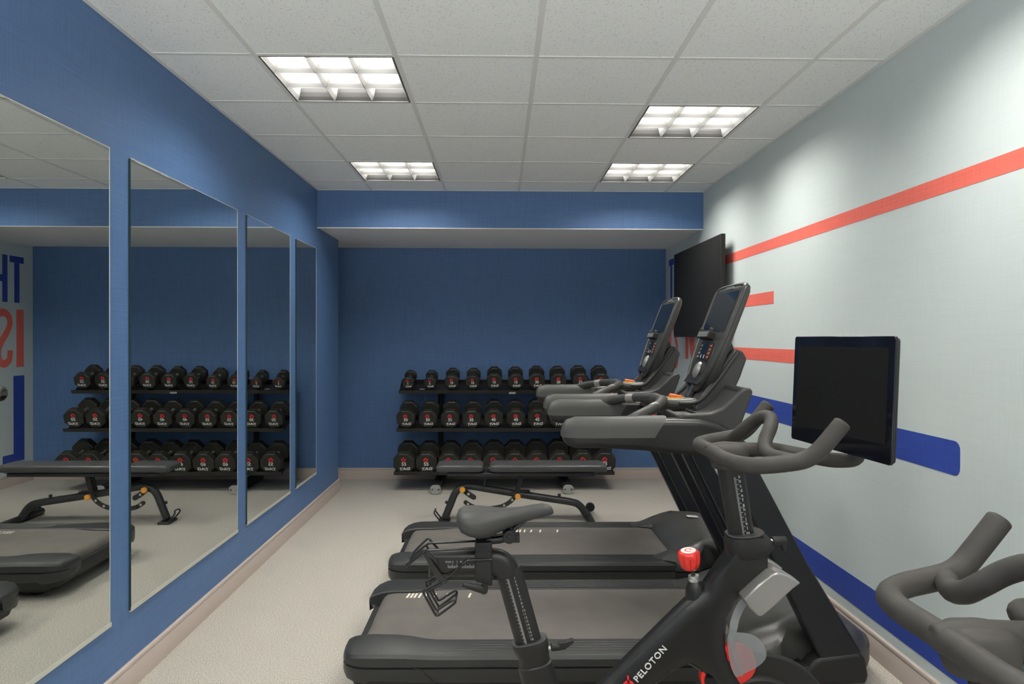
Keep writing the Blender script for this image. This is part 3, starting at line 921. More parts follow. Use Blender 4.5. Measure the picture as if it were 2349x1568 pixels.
        st = [(.243, 1.064, .022, .045), (.249, 1.074, .048, .073), (.265, 1.083, .068, .09), (.30, 1.088, .080, .101), (.45, 1.0885, .080, .104), (.600, 1.0905, .083, .104)]
        def pad_ring(wd, h):
            o = []
            for a, b in rrect(wd, h, .034 if h > .06 else h * .45, 4):
                if b < 0:                                   # square skirt edge
                    k = min(1, -b / (h / 2)); a = a + (wd / 2 * (1 if a > 0 else -1) - a) * (1 if abs(a) > wd * .2 else 0)
                o.append((a, b))
            return o
        for x, z, h, wd in st:
            rings.append([V((x, s * .392 + a, z + b)) for a, b in pad_ring(wd, h)])
        # slanted end
        rings.append([V((.602 + (b + .042) * .62, s * .392 + a, 1.0905 + b)) for a, b in pad_ring(.104, .084)])
        loft(bm, rings)
        link_mesh('grip_pad', bm, 'grip_rubber', arm, smooth=40)
    # --- handlebar: two grips curving in to the middle bridge
    bm = bmesh.new()
    for s in (-1, 1):
        tube(bm, [(.50, s * .385, 1.105), (.555, s * .355, 1.125), (.605, s * .30, 1.140), (.66, s * .225, 1.152), (.695, s * .14, 1.158), (.72, s * .06, 1.160)], [.02, .024, .022, .022, .024, .028], n=12)
    tube(bm, [(.715, -.08, 1.160), (.715, .08, 1.160)], .027, n=12, sub=1)
    hb = link_mesh('handlebar', bm, 'grip_dark', t, smooth=50)
    for s in (-1, 1):
        bm = bmesh.new()
        tube(bm, [(.628, s * .268, 1.145), (.642, s * .249, 1.1485), (.655, s * .231, 1.151)], .0232, n=12, sub=2, round_end=False)
        link_mesh('pulse_sensor', bm, 'sensor_metal', hb, smooth=50)
    bm = bmesh.new(); rings = []
    for x, z, h, wd in ((.70, 1.150, .03, .12), (.73, 1.150, .040, .17), (.80, 1.148, .046, .19), (.88, 1.150, .056, .21), (.95, 1.16, .08, .23), (1.0, 1.17, .09, .22)):
        rings.append([V((x, a, z + b)) for a, b in rrect(wd, h, h * .42, 4)])
    loft(bm, rings)
    br = link_mesh('bridge', bm, 'console_plastic', t, smooth=45)
    bm = bmesh.new(); prism(bm, [(p[0], p[1]) for p in rrect(.075, .045, .015, 3)], 1.168, 1.1735, 'Z', Matrix.Translation((.79, -.02, 0)))
    clip = link_mesh('stop_button_base', bm, 'yellow_plastic', br, bevel=.002)
    bm = bmesh.new(); prism(bm, [(-.028, 1.1736), (.030, 1.1736), (.028, 1.182), (-.020, 1.191), (-.028, 1.189)], -.015, .015, 'Y', Matrix.Translation((.79, -.02, 0)))
    link_mesh('stop_button', bm, 'orange_plastic', br, bevel=.004)
    # red safety clip on the near grip
    bm = bmesh.new(); tube(bm, [(.640, -.20, 1.095), (.655, -.19, 1.11), (.668, -.175, 1.135)], .009, n=8, sub=2); lathe(bm, [(.005, 0), (.02, .004), (.022, .014), (.014, .022)], 12, axis_mx((.655, -.16, 1.125), (-1, -.2, .1)))
    link_mesh('safety_clip', bm, 'red_plastic', t, smooth=45)
    # --- trays either side of the mast: floor, sloped back, broad outer wall
    for s in (-1, 1):
        bm = bmesh.new()
        poly = [(.715, 1.098), (.712, 1.118), (.73, 1.124), (.845, 1.126), (.885, 1.142), (.925, 1.176), (.965, 1.222), (.992, 1.222), (.975, 1.16), (.945, 1.07), (.92, 1.03), (.80, 1.06)]
        prism(bm, poly, *sorted((s * .150, s * .355)), 'Y')
        tr = link_mesh('tray', bm, 'mast_plastic', t, smooth=30, bevel=.006, seg=3)
        bm = bmesh.new()
        wall = [(.722, 1.095), (.712, 1.112), (.714, 1.130), (.730, 1.138), (.78, 1.139), (.84, 1.142), (.885, 1.160), (.925, 1.196), (.955, 1.228), (.978, 1.241), (1.0, 1.241), (1.008, 1.226), (.996, 1.19), (.945, 1.05), (.92, 1.03), (.80, 1.055)]
        prism(bm, wall, *sorted((s * .3552, s * .388)), 'Y')
        link_mesh('outer_wall', bm, 'mast_plastic', tr, smooth=30, bevel=.011, seg=4)
        bm = bmesh.new()
        prism(bm, [(.966, 1.222), (.972, 1.240), (1.0, 1.240), (1.004, 1.222), (.99, 1.19)], *sorted((s * .150, s * .355)), 'Y')
        prism(bm, [(.706, 1.10), (.706, 1.131), (.722, 1.136), (.732, 1.130), (.73, 1.10)], *sorted((s * .165, s * .355)), 'Y')
        link_mesh('rim', bm, 'mast_plastic', tr, smooth=30, bevel=.008, seg=3)
        bm = bmesh.new(); box(bm, .80, .806, *sorted((s * .15, s * .354)), 1.120, 1.136)
        link_mesh('divider', bm, 'mast_plastic', tr)
    # --- mast
    bm = bmesh.new()
    prism(bm, [(.84, 1.14), (.90, 1.225), (1.000, 1.375), (1.020, 1.395), (1.056, 1.383), (1.074, 1.350), (1.045, 1.27), (1.00, 1.17), (.95, 1.05), (.87, 1.05)], -.135, .135, 'Y')
    mast = link_mesh('mast', bm, 'mast_plastic', t, smooth=30, bevel=.012, seg=3)
    bm = bmesh.new()
    for s in (-1, 1):
        bm = bmesh.new(); tube(bm, [(.78, s * .13, 1.158), (.86, s * .132, 1.166), (.925, s * .134, 1.232), (1.00, s * .135, 1.335), (1.036, s * .135, 1.383)], .009, n=8, sub=5)
        link_mesh('mast_edge', bm, 'mast_plastic', mast, smooth=50)
    bm = bmesh.new()
    prism(bm, [(.86, 1.235), (1.005, 1.378), (1.022, 1.392), (.988, 1.476), (.935, 1.40), (.89, 1.28)], -.120, .120, 'Y')
    link_mesh('console_bracket', bm, 'arm_plastic', t, smooth=30, bevel=.008, seg=2)
    bm = bmesh.new(); tube(bm, [(.90, 0, 1.245), (.875, 0, 1.20), (.855, 0, 1.165)], .022, n=10, sub=3)
    link_mesh('cable_cover', bm, 'upright_metal', t)
    # --- console slab
    a = math.atan2(.176, .45)
    CM = Matrix.Translation((.868, 0, 1.225)) @ Matrix.Rotation(a, 4, 'Y')     # local: x = backwards, y across, z up the slab
    bm = bmesh.new(); rings = []
    st = [(-.018, .03, .11, .012), (-.010, .05, .17, .010), (.012, .066, .235, .004), (.05, .070, .285, .001), (.13, .064, .335, .0), (.20, .058, .370, 0), (.28, .056, .388, 0), (.40, .052, .398, 0), (.455, .046, .396, 0.002), (.478, .034, .384, .004), (.488, .016, .35, .008)]
    for z, th, wd, dx in st:
        th *= .72 + .28 * max(0, min(1, (.25 - z) / .2))
        rings.append([CM @ V((dx + th * .5 - .0 + b, aa, z)) for aa, b in rrect(wd, th, th * .44, 4)])
    loft(bm, rings)
    con = link_mesh('console', bm, 'console_plastic', t, smooth=50)
    def plate(name, y0, y1, z0, z1, m, d0=-.0035, d1=.006, r=.006, par=None, bev=0):
        bm = bmesh.new()
        prism(bm, [((y0 + y1) / 2 + p[0], (z0 + z1) / 2 + p[1]) for p in rrect(y1 - y0, z1 - z0, r, 3)], d0, d1, 'X', CM)
        return link_mesh(name, bm, m, par or con, smooth=30, bevel=bev)
    plate('bezel', -.172, .172, .232, .462, 'mast_plastic', -.0015, .006)
    plate('screen', -.160, .160, .262, .452, 'screen_dark', -.003, -.0016)
    # raised rounded side rims
    bm = bmesh.new()
    for s in (-1, 1):
        tube(bm, [CM @ V((.012, 0, -.012)), CM @ V((.012, s * .05, -.008)), CM @ V((.010, s * .105, .018)), CM @ V((.008, s * .145, .09)), CM @ V((.008, s * .178, .22)), CM @ V((.008, s * .188, .33)), CM @ V((.008, s * .190, .44)), CM @ V((.012, s * .178, .474)), CM @ V((.014, s * .12, .484)), CM @ V((.014, 0, .486))], .0125, n=10)
    link_mesh('console_rim', bm, 'console_plastic', con, smooth=50)
    plate('top_badge', -.045, .045, .466, .479, 'sensor_metal', -.002, .01, .004)
    bm = bmesh.new(); box(bm, -.030, .004, -.055, .115, .222, .258, mx=CM)
    sh = link_mesh('device_shelf', bm, 'dark_plastic', con, bevel=.004)
    bm = bmesh.new()
    for k in range(4): box(bm, -.0312, -.0303, -.045, .105, .229 + k * .006, .2315 + k * .006, mx=CM)
    link_mesh('shelf_slot', bm, 'faint_print', sh, smooth=0)
    bm = bmesh.new()
    for yy in (-.045, .10): box(bm, -.030, -.014, yy - .008, yy + .008, .259, .272, mx=CM)
    link_mesh('shelf_hook', bm, 'console_plastic', sh, bevel=.003)
    plate('key_panel', -.10, .10, .125, .212, 'dark_plastic', -.0022, .004, .03)
    plate('small_display', -.038, .050, .130, .205, 'screen_dark', -.0034, -.0023, .004)
    bm = bmesh.new()
    for i in range(4):
        for j in range(2):
            lathe(bm, [(.0045, 0), (.0045, .001)], 8, CM @ axis_mx((-.0023, .066 + j * .015 , .14 + i * .018), (-1, 0, 0)))
    link_mesh('button', bm, 'faint_print', con, smooth=0)
    bm = bmesh.new()
    for i in range(4):
        for j in range(2):
            lathe(bm, [(.006 if j else .0045, 0), (.005, .001)], 8, CM @ axis_mx((-.0023, -.058 - j * .017, .14 + i * .018), (-1, 0, 0)))
    link_mesh('button', bm, 'orange_plastic', con, smooth=0)
    bm = bmesh.new()
    for yy in (-.02, .025): box(bm, -.0042, -.0035, yy - .003, yy + .003, .133, .150, mx=CM)
    link_mesh('display_digit', bm, 'white_print', con, smooth=0)
    bm = bmesh.new(); rings = []
    for d, k in ((0.006, 1.0), (-.004, .95), (-.012, .7), (-.015, .35)):
        rings.append([CM @ V((d, .0 + p[0] * k, .075 + p[1] * k)) for p in rrect(.085, .085, .042, 5)])
    loft(bm, rings)
    link_mesh('fan_vent', bm, 'sensor_metal', con, smooth=60)
    plate('fan_grille', -.050, .050, .028, .110, 'dark_plastic', -.0030, .004, .040)
    return t
make_treadmill('black treadmill nearer the viewer, its belt marks near the rear end', 3.160, 0.0)
make_treadmill('black treadmill farther away, beside the weight bench and rack', 4.282, 0.514)

# ================================================================== EXERCISE BIKES
def make_bike(name, label, ox, oyb, drop, seat_drop, far):
    """local origin: floor under the bike's middle plane; x as in the room, y across"""
    t = thing(name, label, 'exercise bike', (ox, oyb, 0), 'stationary bikes facing the pale wall')
    # ---- frame
    out = [(.10, .235), (.20, .290), (.315, .378), (.435, .498), (.515, .577), (.575, .635), (.625, .672), (.660, .715), (.700, .765), (.712, .785), (.812, .785), (.812, .745), (.803, .712), (.765, .680),
           (.720, .632), (.697, .585), (.691, .545), (.692, .505), (.700, .472), (.715, .435), (.742, .385), (.775, .325), (.800, .25), (.795, .20), (.765, .20), (.745, .235), (.705, .30), (.668, .355), (.640, .395),
           (.612, .425), (.576, .445), (.530, .423), (.480, .385), (.40, .318), (.30, .235), (.20, .165), (.12, .14)]
    bm = bmesh.new(); inflate(bm, out, 0.0, .050, .046, step=.010, edge=.45, efun=lambda q: .45 + .50 * max(0, min(1, (q.y - .655) / .09)))
    fr = link_mesh('frame', bm, 'bike_black', t, smooth=55)
    bm = bmesh.new()
    ang = math.atan2(.103, .092)
    yf = -.0475
    mx = Matrix.Translation((.417, yf, .402)) @ FACE @ Matrix.Rotation(ang, 4, 'Z')
    add_text(bm, 'PELOTON', .0275, mx, bold=.0003, extrude=.0015, align='LEFT', spacing=1.14)
    link_mesh('lettering', bm, 'white_print', fr, smooth=0)
    bm = bmesh.new()
    mx = Matrix.Translation((.390, yf, .392)) @ FACE @ Matrix.Rotation(ang, 4, 'Z')
    n = 18
    for k in range(n):
        a0, a1 = 2 * PI * k / n, 2 * PI * (k + 1) / n
        prism(bm, [(.0175 * math.cos(a0), .0175 * math.sin(a0)), (.0175 * math.cos(a1), .0175 * math.sin(a1)), (.0095 * math.cos(a1), .0095 * math.sin(a1)), (.0095 * math.cos(a0), .0095 * math.sin(a0))], -.001, .001, 'Z', mx)
    prism(bm, [(.002 * math.cos(2 * PI * k / 10), .002 * math.sin(2 * PI * k / 10)) for k in range(10)], -.001, .001, 'Z', mx)
    prism(bm, [(.006, .010), (.010, .006), (.024, .020), (.020, .025)], -.001, .001, 'Z', mx)
    link_mesh('emblem', bm, 'red_print', fr, smooth=0)
    # head collar, boss of the knob
    bm = bmesh.new(); rings = []
    for z, xl, xr, w2 in ((.772, .708, .818, .050), (.778, .704, .828, .053), (.792, .700, .840, .055), (.812, .697, .838, .055), (.828, .697, .822, .053), (.836, .699, .812, .052)):
        rings.append([V(((xl + xr) / 2 + a, b, z + (a) * .10)) for a, b in rrect(xr - xl, w2 * 2, .045, 5)])
    loft(bm, rings)
    link_mesh('head_collar', bm, 'bike_satin', t, smooth=50)
    bm = bmesh.new(); rings = []
    for z, xl, xr in ((.838, .700, .812), (.843, .700, .812)):
        rings.append([V(((xl + xr) / 2 + a, b, z + a * .10)) for a, b in rrect(xr - xl, .112, .045, 5)])
    loft(bm, rings); link_mesh('collar_ring', bm, 'saddle_top', t, smooth=30, bevel=.002)
    bm = bmesh.new(); lathe(bm, [(.034, 0), (.033, .03), (.028, .058), (.020, .072), (.018, .075)], 18, axis_mx((.610, 0, .618), (-.12, 0, 1)))
    link_mesh('knob_boss', bm, 'bike_black', t, smooth=50)
    bm = bmesh.new(); lathe(bm, [(.017, 0), (.017, .010), (.011, .0102), (.011, .013), (.0165, .0132), (.0165, .018)], 18, axis_mx((.601, 0, .692), (-.12, 0, 1)))
    link_mesh('washer', bm, 'chrome', t, smooth=30)
    kn = bmesh.new(); lathe(kn, [(.0065, 0), (.0065, .034)], 10, axis_mx((.598, 0, .708), (-.16, 0, 1)))
    link_mesh('knob_stem', kn, 'bike_satin', t, smooth=40)
    # fluted red resistance knob
    KM = axis_mx((.5885, 0, .728), (-.13, -.10, 1))
    bm = bmesh.new(); rings = []
    nn = 48
    for r, h, fl in ((.010, 0, 0), (.022, .003, .2), (.0285, .012, .8), (.033, .028, 1), (.0345, .042, .8), (.0335, .052, .3), (.030, .058, 0), (.026, .0600, 0), (.02, .0605, 0)):
        rings.append([KM @ V((r * (1 - fl * .20 * max(0, math.cos(8 * 2 * PI * j / nn)) ** 2) * math.cos(2 * PI * j / nn), r * (1 - fl * .20 * max(0, math.cos(8 * 2 * PI * j / nn)) ** 2) * math.sin(2 * PI * j / nn), h)) for j in range(nn)])
    loft(bm, rings)
    kb = link_mesh('resistance_knob', bm, 'red_plastic', t, smooth=60)
    bm = bmesh.new(); lathe(bm, [(.023, .0606), (.023, .0615)], 28, KM)
    link_mesh('knob_disc', bm, 'white_print', kb, smooth=30)
    bm = bmesh.new()
    for k in range(20):
        a0, a1 = .9 + 5.2 * k / 20, .9 + 5.2 * (k + 1) / 20
        prism(bm, [(.012 * math.cos(a0), .012 * math.sin(a0)), (.012 * math.cos(a1), .012 * math.sin(a1)), (.0085 * math.cos(a1), .0085 * math.sin(a1)), (.0085 * math.cos(a0), .0085 * math.sin(a0))], .0616, .0620, 'Z', KM)
    link_mesh('emblem', bm, 'red_print', kb, smooth=0)
    # clamp handle on the front of the collar
    bm = bmesh.new()
    lathe(bm, [(.008, 0), (.008, .014)], 10, axis_mx((.826, -.01, .815), (1, 0, .05)))
    cl = link_mesh('clamp_pin', bm, 'chrome', t)
    bm = bmesh.new(); lathe(bm, [(.0135, 0), (.0135, .04), (.012, .043)], 14, axis_mx((.838, -.01, .817), (1, 0, .02))); prism(bm, [(.862, .815), (.882, .823), (.880, .790), (.872, .786)], -.02, .0, 'Y')
    link_mesh('clamp_handle', bm, 'bike_satin', t, bevel=.002)
    # ---- handlebar post with ruler
    zt = 1.07 - drop
    bm = bmesh.new(); rings = []
    ax0 = V((.7465, 0, .83)); dirp = V((-.034, 0, .205)).normalized()
    ln = (zt - .83) / dirp.z
    for f, sc in ((0, 1), (.9, 1.06), (1.0, 1.06)):
        c = ax0 + dirp * ln * f
        rings.append([c + V((a * sc, b * sc, 0)) for a, b in rrect(.077, .056, .026, 5)])
    loft(bm, rings)
    post = link_mesh('handlebar_post', bm, 'bike_satin', t, smooth=50)
    bm = bmesh.new(); pm = Matrix.Translation(ax0 + V((.0, -.0302, 0))) @ Matrix.Rotation(math.atan2(dirp.x, dirp.z), 4, 'Y')
    lr = min(.19, (zt - .83 - .02)); kk = 0; z = .008
    while z < lr:
        L = .012 if kk % 4 == 0 else .006
        box(bm, -.004, -.004 + L, -.0004, .0002, z, z + .0009, mx=pm); z += .0036; kk += 1
    z = .012; 
    for ch in 'opqrstuvw'[::-1] if False else 'mlkjihgfedcba':
        if z > lr: break
        add_text(bm, ch, .014, pm @ Matrix.Translation((.013, -.0002, z)) @ FACE @ Matrix.Rotation(0, 4, 'Z'), extrude=.0002); z += .0145
    link_mesh('scale_marks', bm, 'white_print', post, smooth=0)
    # ---- handlebar
    dz = -drop
    W2 = .250
    bm = bmesh.new()
    P = [(.928, -W2 - .014, 1.208), (.905, -W2 - .013, 1.180), (.880, -W2 - .012, 1.150), (.855, -W2 - .009, 1.124), (.825, -W2 - .004, 1.107), (.780, -W2 + .002, 1.098), (.735, -W2 + .010, 1.092),
         (.700, -W2 + .026, 1.088), (.674, -W2 + .055, 1.087), (.660, -W2 + .095, 1.088), (.654, -W2 + .14, 1.089), (.653, -.055, 1.091)]
    for s in (-1, 1):
        tube(bm, [(p[0], -s * p[1] if s == 1 else p[1], p[2] + dz) for p in P] + [(.653, 0, 1.092 + dz)], [.0235, .0235, .0235, .0235, .023, .0225, .0225], n=16, sub=5)
    # inner horns: rise from the side bars, meet in an arch over the stem
    A = [(.828, -W2 - .004, 1.108), (.808, -W2 + .012, 1.103), (.790, -W2 + .045, 1.104), (.774, -.165, 1.106), (.771, -.128, 1.118), (.782, -.100, 1.142), (.802, -.078, 1.168), (.819, -.050, 1.188), (.827, -.020, 1.196), (.828, 0, 1.197)]
    for s in (-1, 1):
        tube(bm, [(p[0], s * p[1] if s == 1 else -p[1], p[2] + dz) for p in A], .0205, n=14, sub=6, round_end=False)
    hb = link_mesh('handlebar', bm, 'bar_rubber', t, smooth=60)
    bm = bmesh.new(); rings = []
    for z, k in ((1.040, .9), (1.062, 1.0), (1.085, 1.08), (1.103, 1.02), (1.112, .80), (1.115, .5)):
        rings.append([V((.708 + (z - 1.06) * -.1 + a * k, b * k, z + dz)) for a, b in rrect(.115, .082, .038, 6)])
    loft(bm, rings)
    tube(bm, [(.64, 0, 1.092 + dz), (.69, 0, 1.096 + dz), (.76, 0, 1.096 + dz), (.84, 0, 1.096 + dz)], [.022, .026, .023, .020], n=12)
    link_mesh('stem', bm, 'bar_rubber', t, smooth=60)
    bm = bmesh.new(); tube(bm, [(.76, -.012, 1.07 + dz), (.785, -.02, 1.062 + dz), (.80, -.03, 1.064 + dz)], .010, n=10, sub=3); 
    jk = link_mesh('socket', bm, 'bike_satin', t, smooth=50)
    bm = bmesh.new(); lathe(bm, [(.0055, 0), (.0055, .0015), (.003, .0016), (.003, .001)], 12, axis_mx((.798, -.0335, 1.064 + dz), (.3, -1, 0)))
    link_mesh('socket_ring', bm, 'steel', jk)
    # lower carrier loop towards the screen
    bm = bmesh.new(); tube(bm, [(.82, .02, 1.094 + dz), (.86, .12, 1.085 + dz), (.93, .17, 1.070 + dz), (1.0, .14, 1.056 + dz), (1.06, .05, 1.055 + dz), (1.10, -.01, 1.075 + dz), (1.105, -.02, 1.15 + dz)], [.018, .018, .02, .023, .024, .022, .02], n=12)
    link_mesh('screen_arm', bm, 'bar_rubber', t, smooth=60)
    # ---- screen
    sm = Matrix.Translation((1.042, 0, 1.270 + dz)) @ Matrix.Rotation(math.atan2(.052, .528), 4, 'Z') @ Matrix.Rotation(math.radians(2.2), 4, 'Y')
    def sc(nm, w, h, d0, d1, m, r, par, bev=0, dzl=0):
        bm = bmesh.new(); prism(bm, [(p[0], p[1] + dzl) for p in rrect(w, h, r, 4)], d0, d1, 'X', sm)
        return link_mesh(nm, bm, m, par, smooth=30, bevel=bev)
    scr = sc('touchscreen', .530, .353, 0, .009, 'display_frame', .010, t, .0015)
    sc('casing', .524, .347, .0091, .019, 'dark_plastic', .012, scr, .006)
    sc('display', .478, .268, -.0006, -.0001, 'screen_matte', .001, scr, 0, .010)
    # ---- flywheel and its guard
    bm = bmesh.new(); lathe(bm, [(.05, -.022), (.160, -.022), (.168, -.017), (.172, -.010), (.232, -.012), (.238, -.006), (.238, .006), (.232, .012), (.172, .010), (.168, .017), (.160, .022), (.05, .022)], 64, axis_mx((.800, 0, .232), (0, 1, 0)))
    fw = link_mesh('flywheel', bm, 'bike_satin', t, smooth=25)
    bm = bmesh.new()
    for s in (-1, 1):
        lathe(bm, [(.205, -.0006), (.205, .0006), (.203, .0006), (.203, -.0006)], 8, axis_mx((0, 0, 0), (0, 1, 0))) if False else None
    lathe(bm, [(.03, 0), (.034, .012), (.020, .02)], 16, axis_mx((.800, -.036, .232), (0, -1, 0)))
    link_mesh('hub', bm, 'bike_satin', t)
    bm = bmesh.new(); lathe(bm, [(.054, -.016), (.062, -.012), (.064, 0), (.062, .012), (.054, .016)], 36, axis_mx((.722, -.016, .447), (0, 1, 0)))
    link_mesh('brake_cover', bm, 'red_plastic', t, smooth=50)
    bm = bmesh.new(); lathe(bm, [(.040, .0), (.050, .004), (.050, .03), (.04, .034)], 32, axis_mx((.664, -.034, .404), (0, 1, 0)))
    bh = link_mesh('brake_housing', bm, 'red_plastic', t, smooth=50)
    bm = bmesh.new(); lathe(bm, [(.045, 0), (.044, .004), (.03, .006)], 32, axis_mx((.668, -.0345, .400), (0, -1, 0)))
    link_mesh('brake_face', bm, 'black_gloss', bh, smooth=40)
    # ---- clear sweat guard down the front of the frame, with its frosted lobe
    gp = [(.806, .712), (.772, .685), (.727, .638), (.705, .592), (.699, .55), (.700, .508), (.709, .475), (.722, .440), (.735, .412)]
    path = crom([(p[0], 0, p[1]) for p in gp], 5)
    bm = bmesh.new(); rings = []
    for i, p in enumerate(path):
        tt = path[min(i + 1, len(path) - 1)] - path[max(i - 1, 0)]; tt.normalize(); nrm = V((-tt.z, 0, tt.x))
        f = i / (len(path) - 1); dep = .012 + .014 * math.sin(PI * min(1, f * 1.4)) 
        rings.append([p + nrm * dd + V((0, yy, 0)) for yy, dd in ((-.036, 0), (-.034, dep), (-.030, dep), (-.032, 0))])
    loft(bm, rings)
    gd = link_mesh('sweat_guard', bm, 'clear_strip', t, smooth=50)
    lobe = smooth_poly([(.695, .545), (.730, .548), (.768, .541), (.796, .519), (.811, .485), (.803, .461), (.777, .440), (.738, .421), (.718, .413), (.704, .442), (.694, .495)], 4)
    bm = bmesh.new(); prism(bm, lobe, -.040, -.037, 'Y')
    link_mesh('guard_lobe', bm, 'frosted_guard', gd, smooth=0, bevel=.001)
    # ---- bottle holders each side
    for s in (-1, 1):
        bm = bmesh.new()
        hp = [(.722, .668), (.768, .712), (.806, .744), (.832, .748), (.858, .738), (.893, .716), (.868, .698), (.800, .636), (.776, .616), (.764, .618), (.740, .642)]
        prism(bm, hp, *sorted((s * .036, s * .094)), 'Y')
        link_mesh('bottle_holder', bm, 'smoke_plastic', t, smooth=40, bevel=.012, seg=4)
    # ---- seat tube, collar, post
    sd = V((.056, 0, -.198)).normalized()               # down the seat tube
    top = V((.088, 0, .515))
    bm = bmesh.new(); rings = []
    for l, wx, wy in ((0.004, .104, .082), (.012, .108, .086), (.032, .104, .084), (.05, .094, .076), (.075, .092, .074), (.078, .102, .080), (.15, .108, .082), (.33, .112, .084), (.42, .10, .08)):
        c = top + sd * l
        if l < .06: c += V((.004, 0, 0))
        rings.append([c + V((a, b, a * .22)) for a, b in rrect(wx, wy, .037, 5)])
    loft(bm, rings)
    link_mesh('seat_tube', bm, 'bike_satin', t, smooth=35)
    bm = bmesh.new(); rings = []
    for l in (.0, .005):
        c = top + sd * l
        rings.append([c + V((a + .004, b, a * .22)) for a, b in rrect(.106, .084, .037, 5)])
    loft(bm, rings); link_mesh('seat_collar', bm, 'saddle_side', t, smooth=30, bevel=.002)
    bm = bmesh.new(); lathe(bm, [(.006, 0), (.006, .014)], 10, axis_mx((.150, -.01, .492), (1, 0, .08)))
    link_mesh('clamp_pin', bm, 'chrome', t)
    bm = bmesh.new(); tube(bm, [(.162, -.01, .495), (.185, -.012, .498)], .013, n=10, sub=1); prism(bm, [(.178, .487), (.200, .49), (.228, .512), (.226, .522), (.205, .515), (.18, .512)], -.022, -.002, 'Y')
    link_mesh('clamp_handle', bm, 'bike_satin', t, bevel=.003)
    sdz = -seat_drop
    pt = V((.026, 0, .735 + sdz))
    bm = bmesh.new(); rings = []
    for l in (0, .05, (pt.z - .505) / -sd.z):
        c = pt + sd * l
        rings.append([c + V((a, b, a * .22)) for a, b in rrect(.079, .058, .026, 5)])
    loft(bm, rings)
    sp_ = link_mesh('seat_post', bm, 'bike_satin', t, smooth=50)
    # elbow at the top of the post
    bm = bmesh.new(); rings = []
    for k in range(9):
        a = PI / 2 * k / 8
        cx_, cz_ = -.018, .712 + sdz
        # sweep from facing left (slider end) to facing down the post
        c = V((-.020, 0, .7525 + sdz)) if k == 0 else None
        th = a
        pivot = V((-.020, 0, .7110 + sdz))
        dirv = V((math.sin(th), 0, math.cos(th)))
        rr0 = -.001
        R0 = .083
        ring = []
        for p0, p1 in rrect(.083, .062, .026, 5):
            r = R0 / 2 + p0
            q = pivot + dirv * r
            q.x *= 1.0
            ring.append(V((q.x, p1, q.z)))
        rings.append(ring)
    loft(bm, rings)
    link_mesh('post_elbow', bm, 'bike_black', t, smooth=45)
    bm = bmesh.new(); pm = Matrix.Translation(V((.026, -.0296, .735 + sdz)) + sd * .025) @ Matrix.Rotation(math.atan2(sd.x, sd.z), 4, 'Y')
    z = 0; kk = 0
    Lp = .205 - seat_drop
    while z < Lp:
        L = .010 if kk % 5 == 0 else .006
        box(bm, .004, .004 + L, -.0003, .0003, z, z + .0008, mx=Matrix.Diagonal((1, 1, 1, 1)) @ pm); z += .0023; kk += 1
    for q in range(1, 19):
        lz = .004 + (q - 1) * .0114
        if lz > Lp: break
        add_text(bm, str(q), .0105, Matrix.Translation(V((.026, -.0298, .735 + sdz)) + sd * (.022 + lz) + V((.014, 0, 0))) @ FACE @ Matrix.Rotation(.22, 4, 'Z'), extrude=.0002)
    link_mesh('scale_marks', bm, 'faint_print', sp_, smooth=0)
    # horizontal slider
    bm = bmesh.new(); prism(bm, [(p[0], .752 + sdz + p[1]) for p in rrect(.060, .080, .022, 5)], -.210, -.012, 'X')
    sl = link_mesh('seat_slider', bm, 'bike_black', t, smooth=50, bevel=.002)
    bm = bmesh.new(); prism(bm, [(p[0], .752 + sdz + p[1]) for p in rrect(.062, .083, .023, 5)], -.214, -.208, 'X')
    link_mesh('end_plug', bm, 'saddle_side', sl, smooth=50)
    bm = bmesh.new(); x = -.155; kk = 0
    while x < -.074:
        L = .012 if kk % 5 == 0 else .007
        box(bm, x, x + .0008, -.0306, -.0302, .744 + sdz, .744 + sdz + L); x += .0026; kk += 1
    add_text(bm, 'STOP', .0075, Matrix.Translation((-.154, -.0306, .760 + sdz)) @ FACE, extrude=.0002)
    for k, ch in enumerate('JIH'): add_text(bm, ch, .009, Matrix.Translation((-.140 + k * .0125, -.0306, .760 + sdz)) @ FACE, extrude=.0002)
    link_mesh('scale_marks', bm, 'faint_print', sl, smooth=0)
    # bracket block and lever
    bm = bmesh.new(); prism(bm, [(-.074, .705 + sdz), (-.022, .690 + sdz), (-.022, .822 + sdz), (-.074, .822 + sdz)], -.036, .036, 'Y')
    bk = link_mesh('saddle_bracket', bm, 'bike_satin', t, bevel=.004)
    bm = bmesh.new()
    for x in (-.062, -.034): lathe(bm, [(.0055, 0), (.0055, .003), (.003, .0031), (.003, .002)], 10, axis_mx((x, -.0362, .790 + sdz), (0, -1, 0)))
    link_mesh('bolt', bm, 'wire_black', bk)
    bm = bmesh.new(); lathe(bm, [(.011, 0), (.011, .030)], 14, axis_mx((-.045, -.036, .690 + sdz), (0, -1, -.1)))
    tube(bm, [(-.045, -.060, .686 + sdz), (-.105, -.075, .709 + sdz)], [.011, .008], n=10, sub=2, flat=.7)
    link_mesh('lever', bm, 'bike_satin', t, smooth=50)
    # saddle clamp
    bm = bmesh.new(); tube(bm, [(-.04, 0, .820 + sdz), (.0, 0, .822 + sdz), (.030, 0, .832 + sdz)], .013, n=10, sub=3)
    lathe(bm, [(.019, -.03), (.021, -.026), (.021, .026), (.019, .03)], 18, axis_mx((.030, 0, .836 + sdz), (0, 1, 0)))
    lathe(bm, [(.009, -.038), (.009, .038)], 6, axis_mx((.030, 0, .836 + sdz), (0, 1, 0)))
    box(bm, .020, .062, -.024, .024, .818 + sdz, .838 + sdz, mx=None)
    link_mesh('saddle_clamp', bm, 'wire_black', t, smooth=30, bevel=.001)
    bm = bmesh.new()
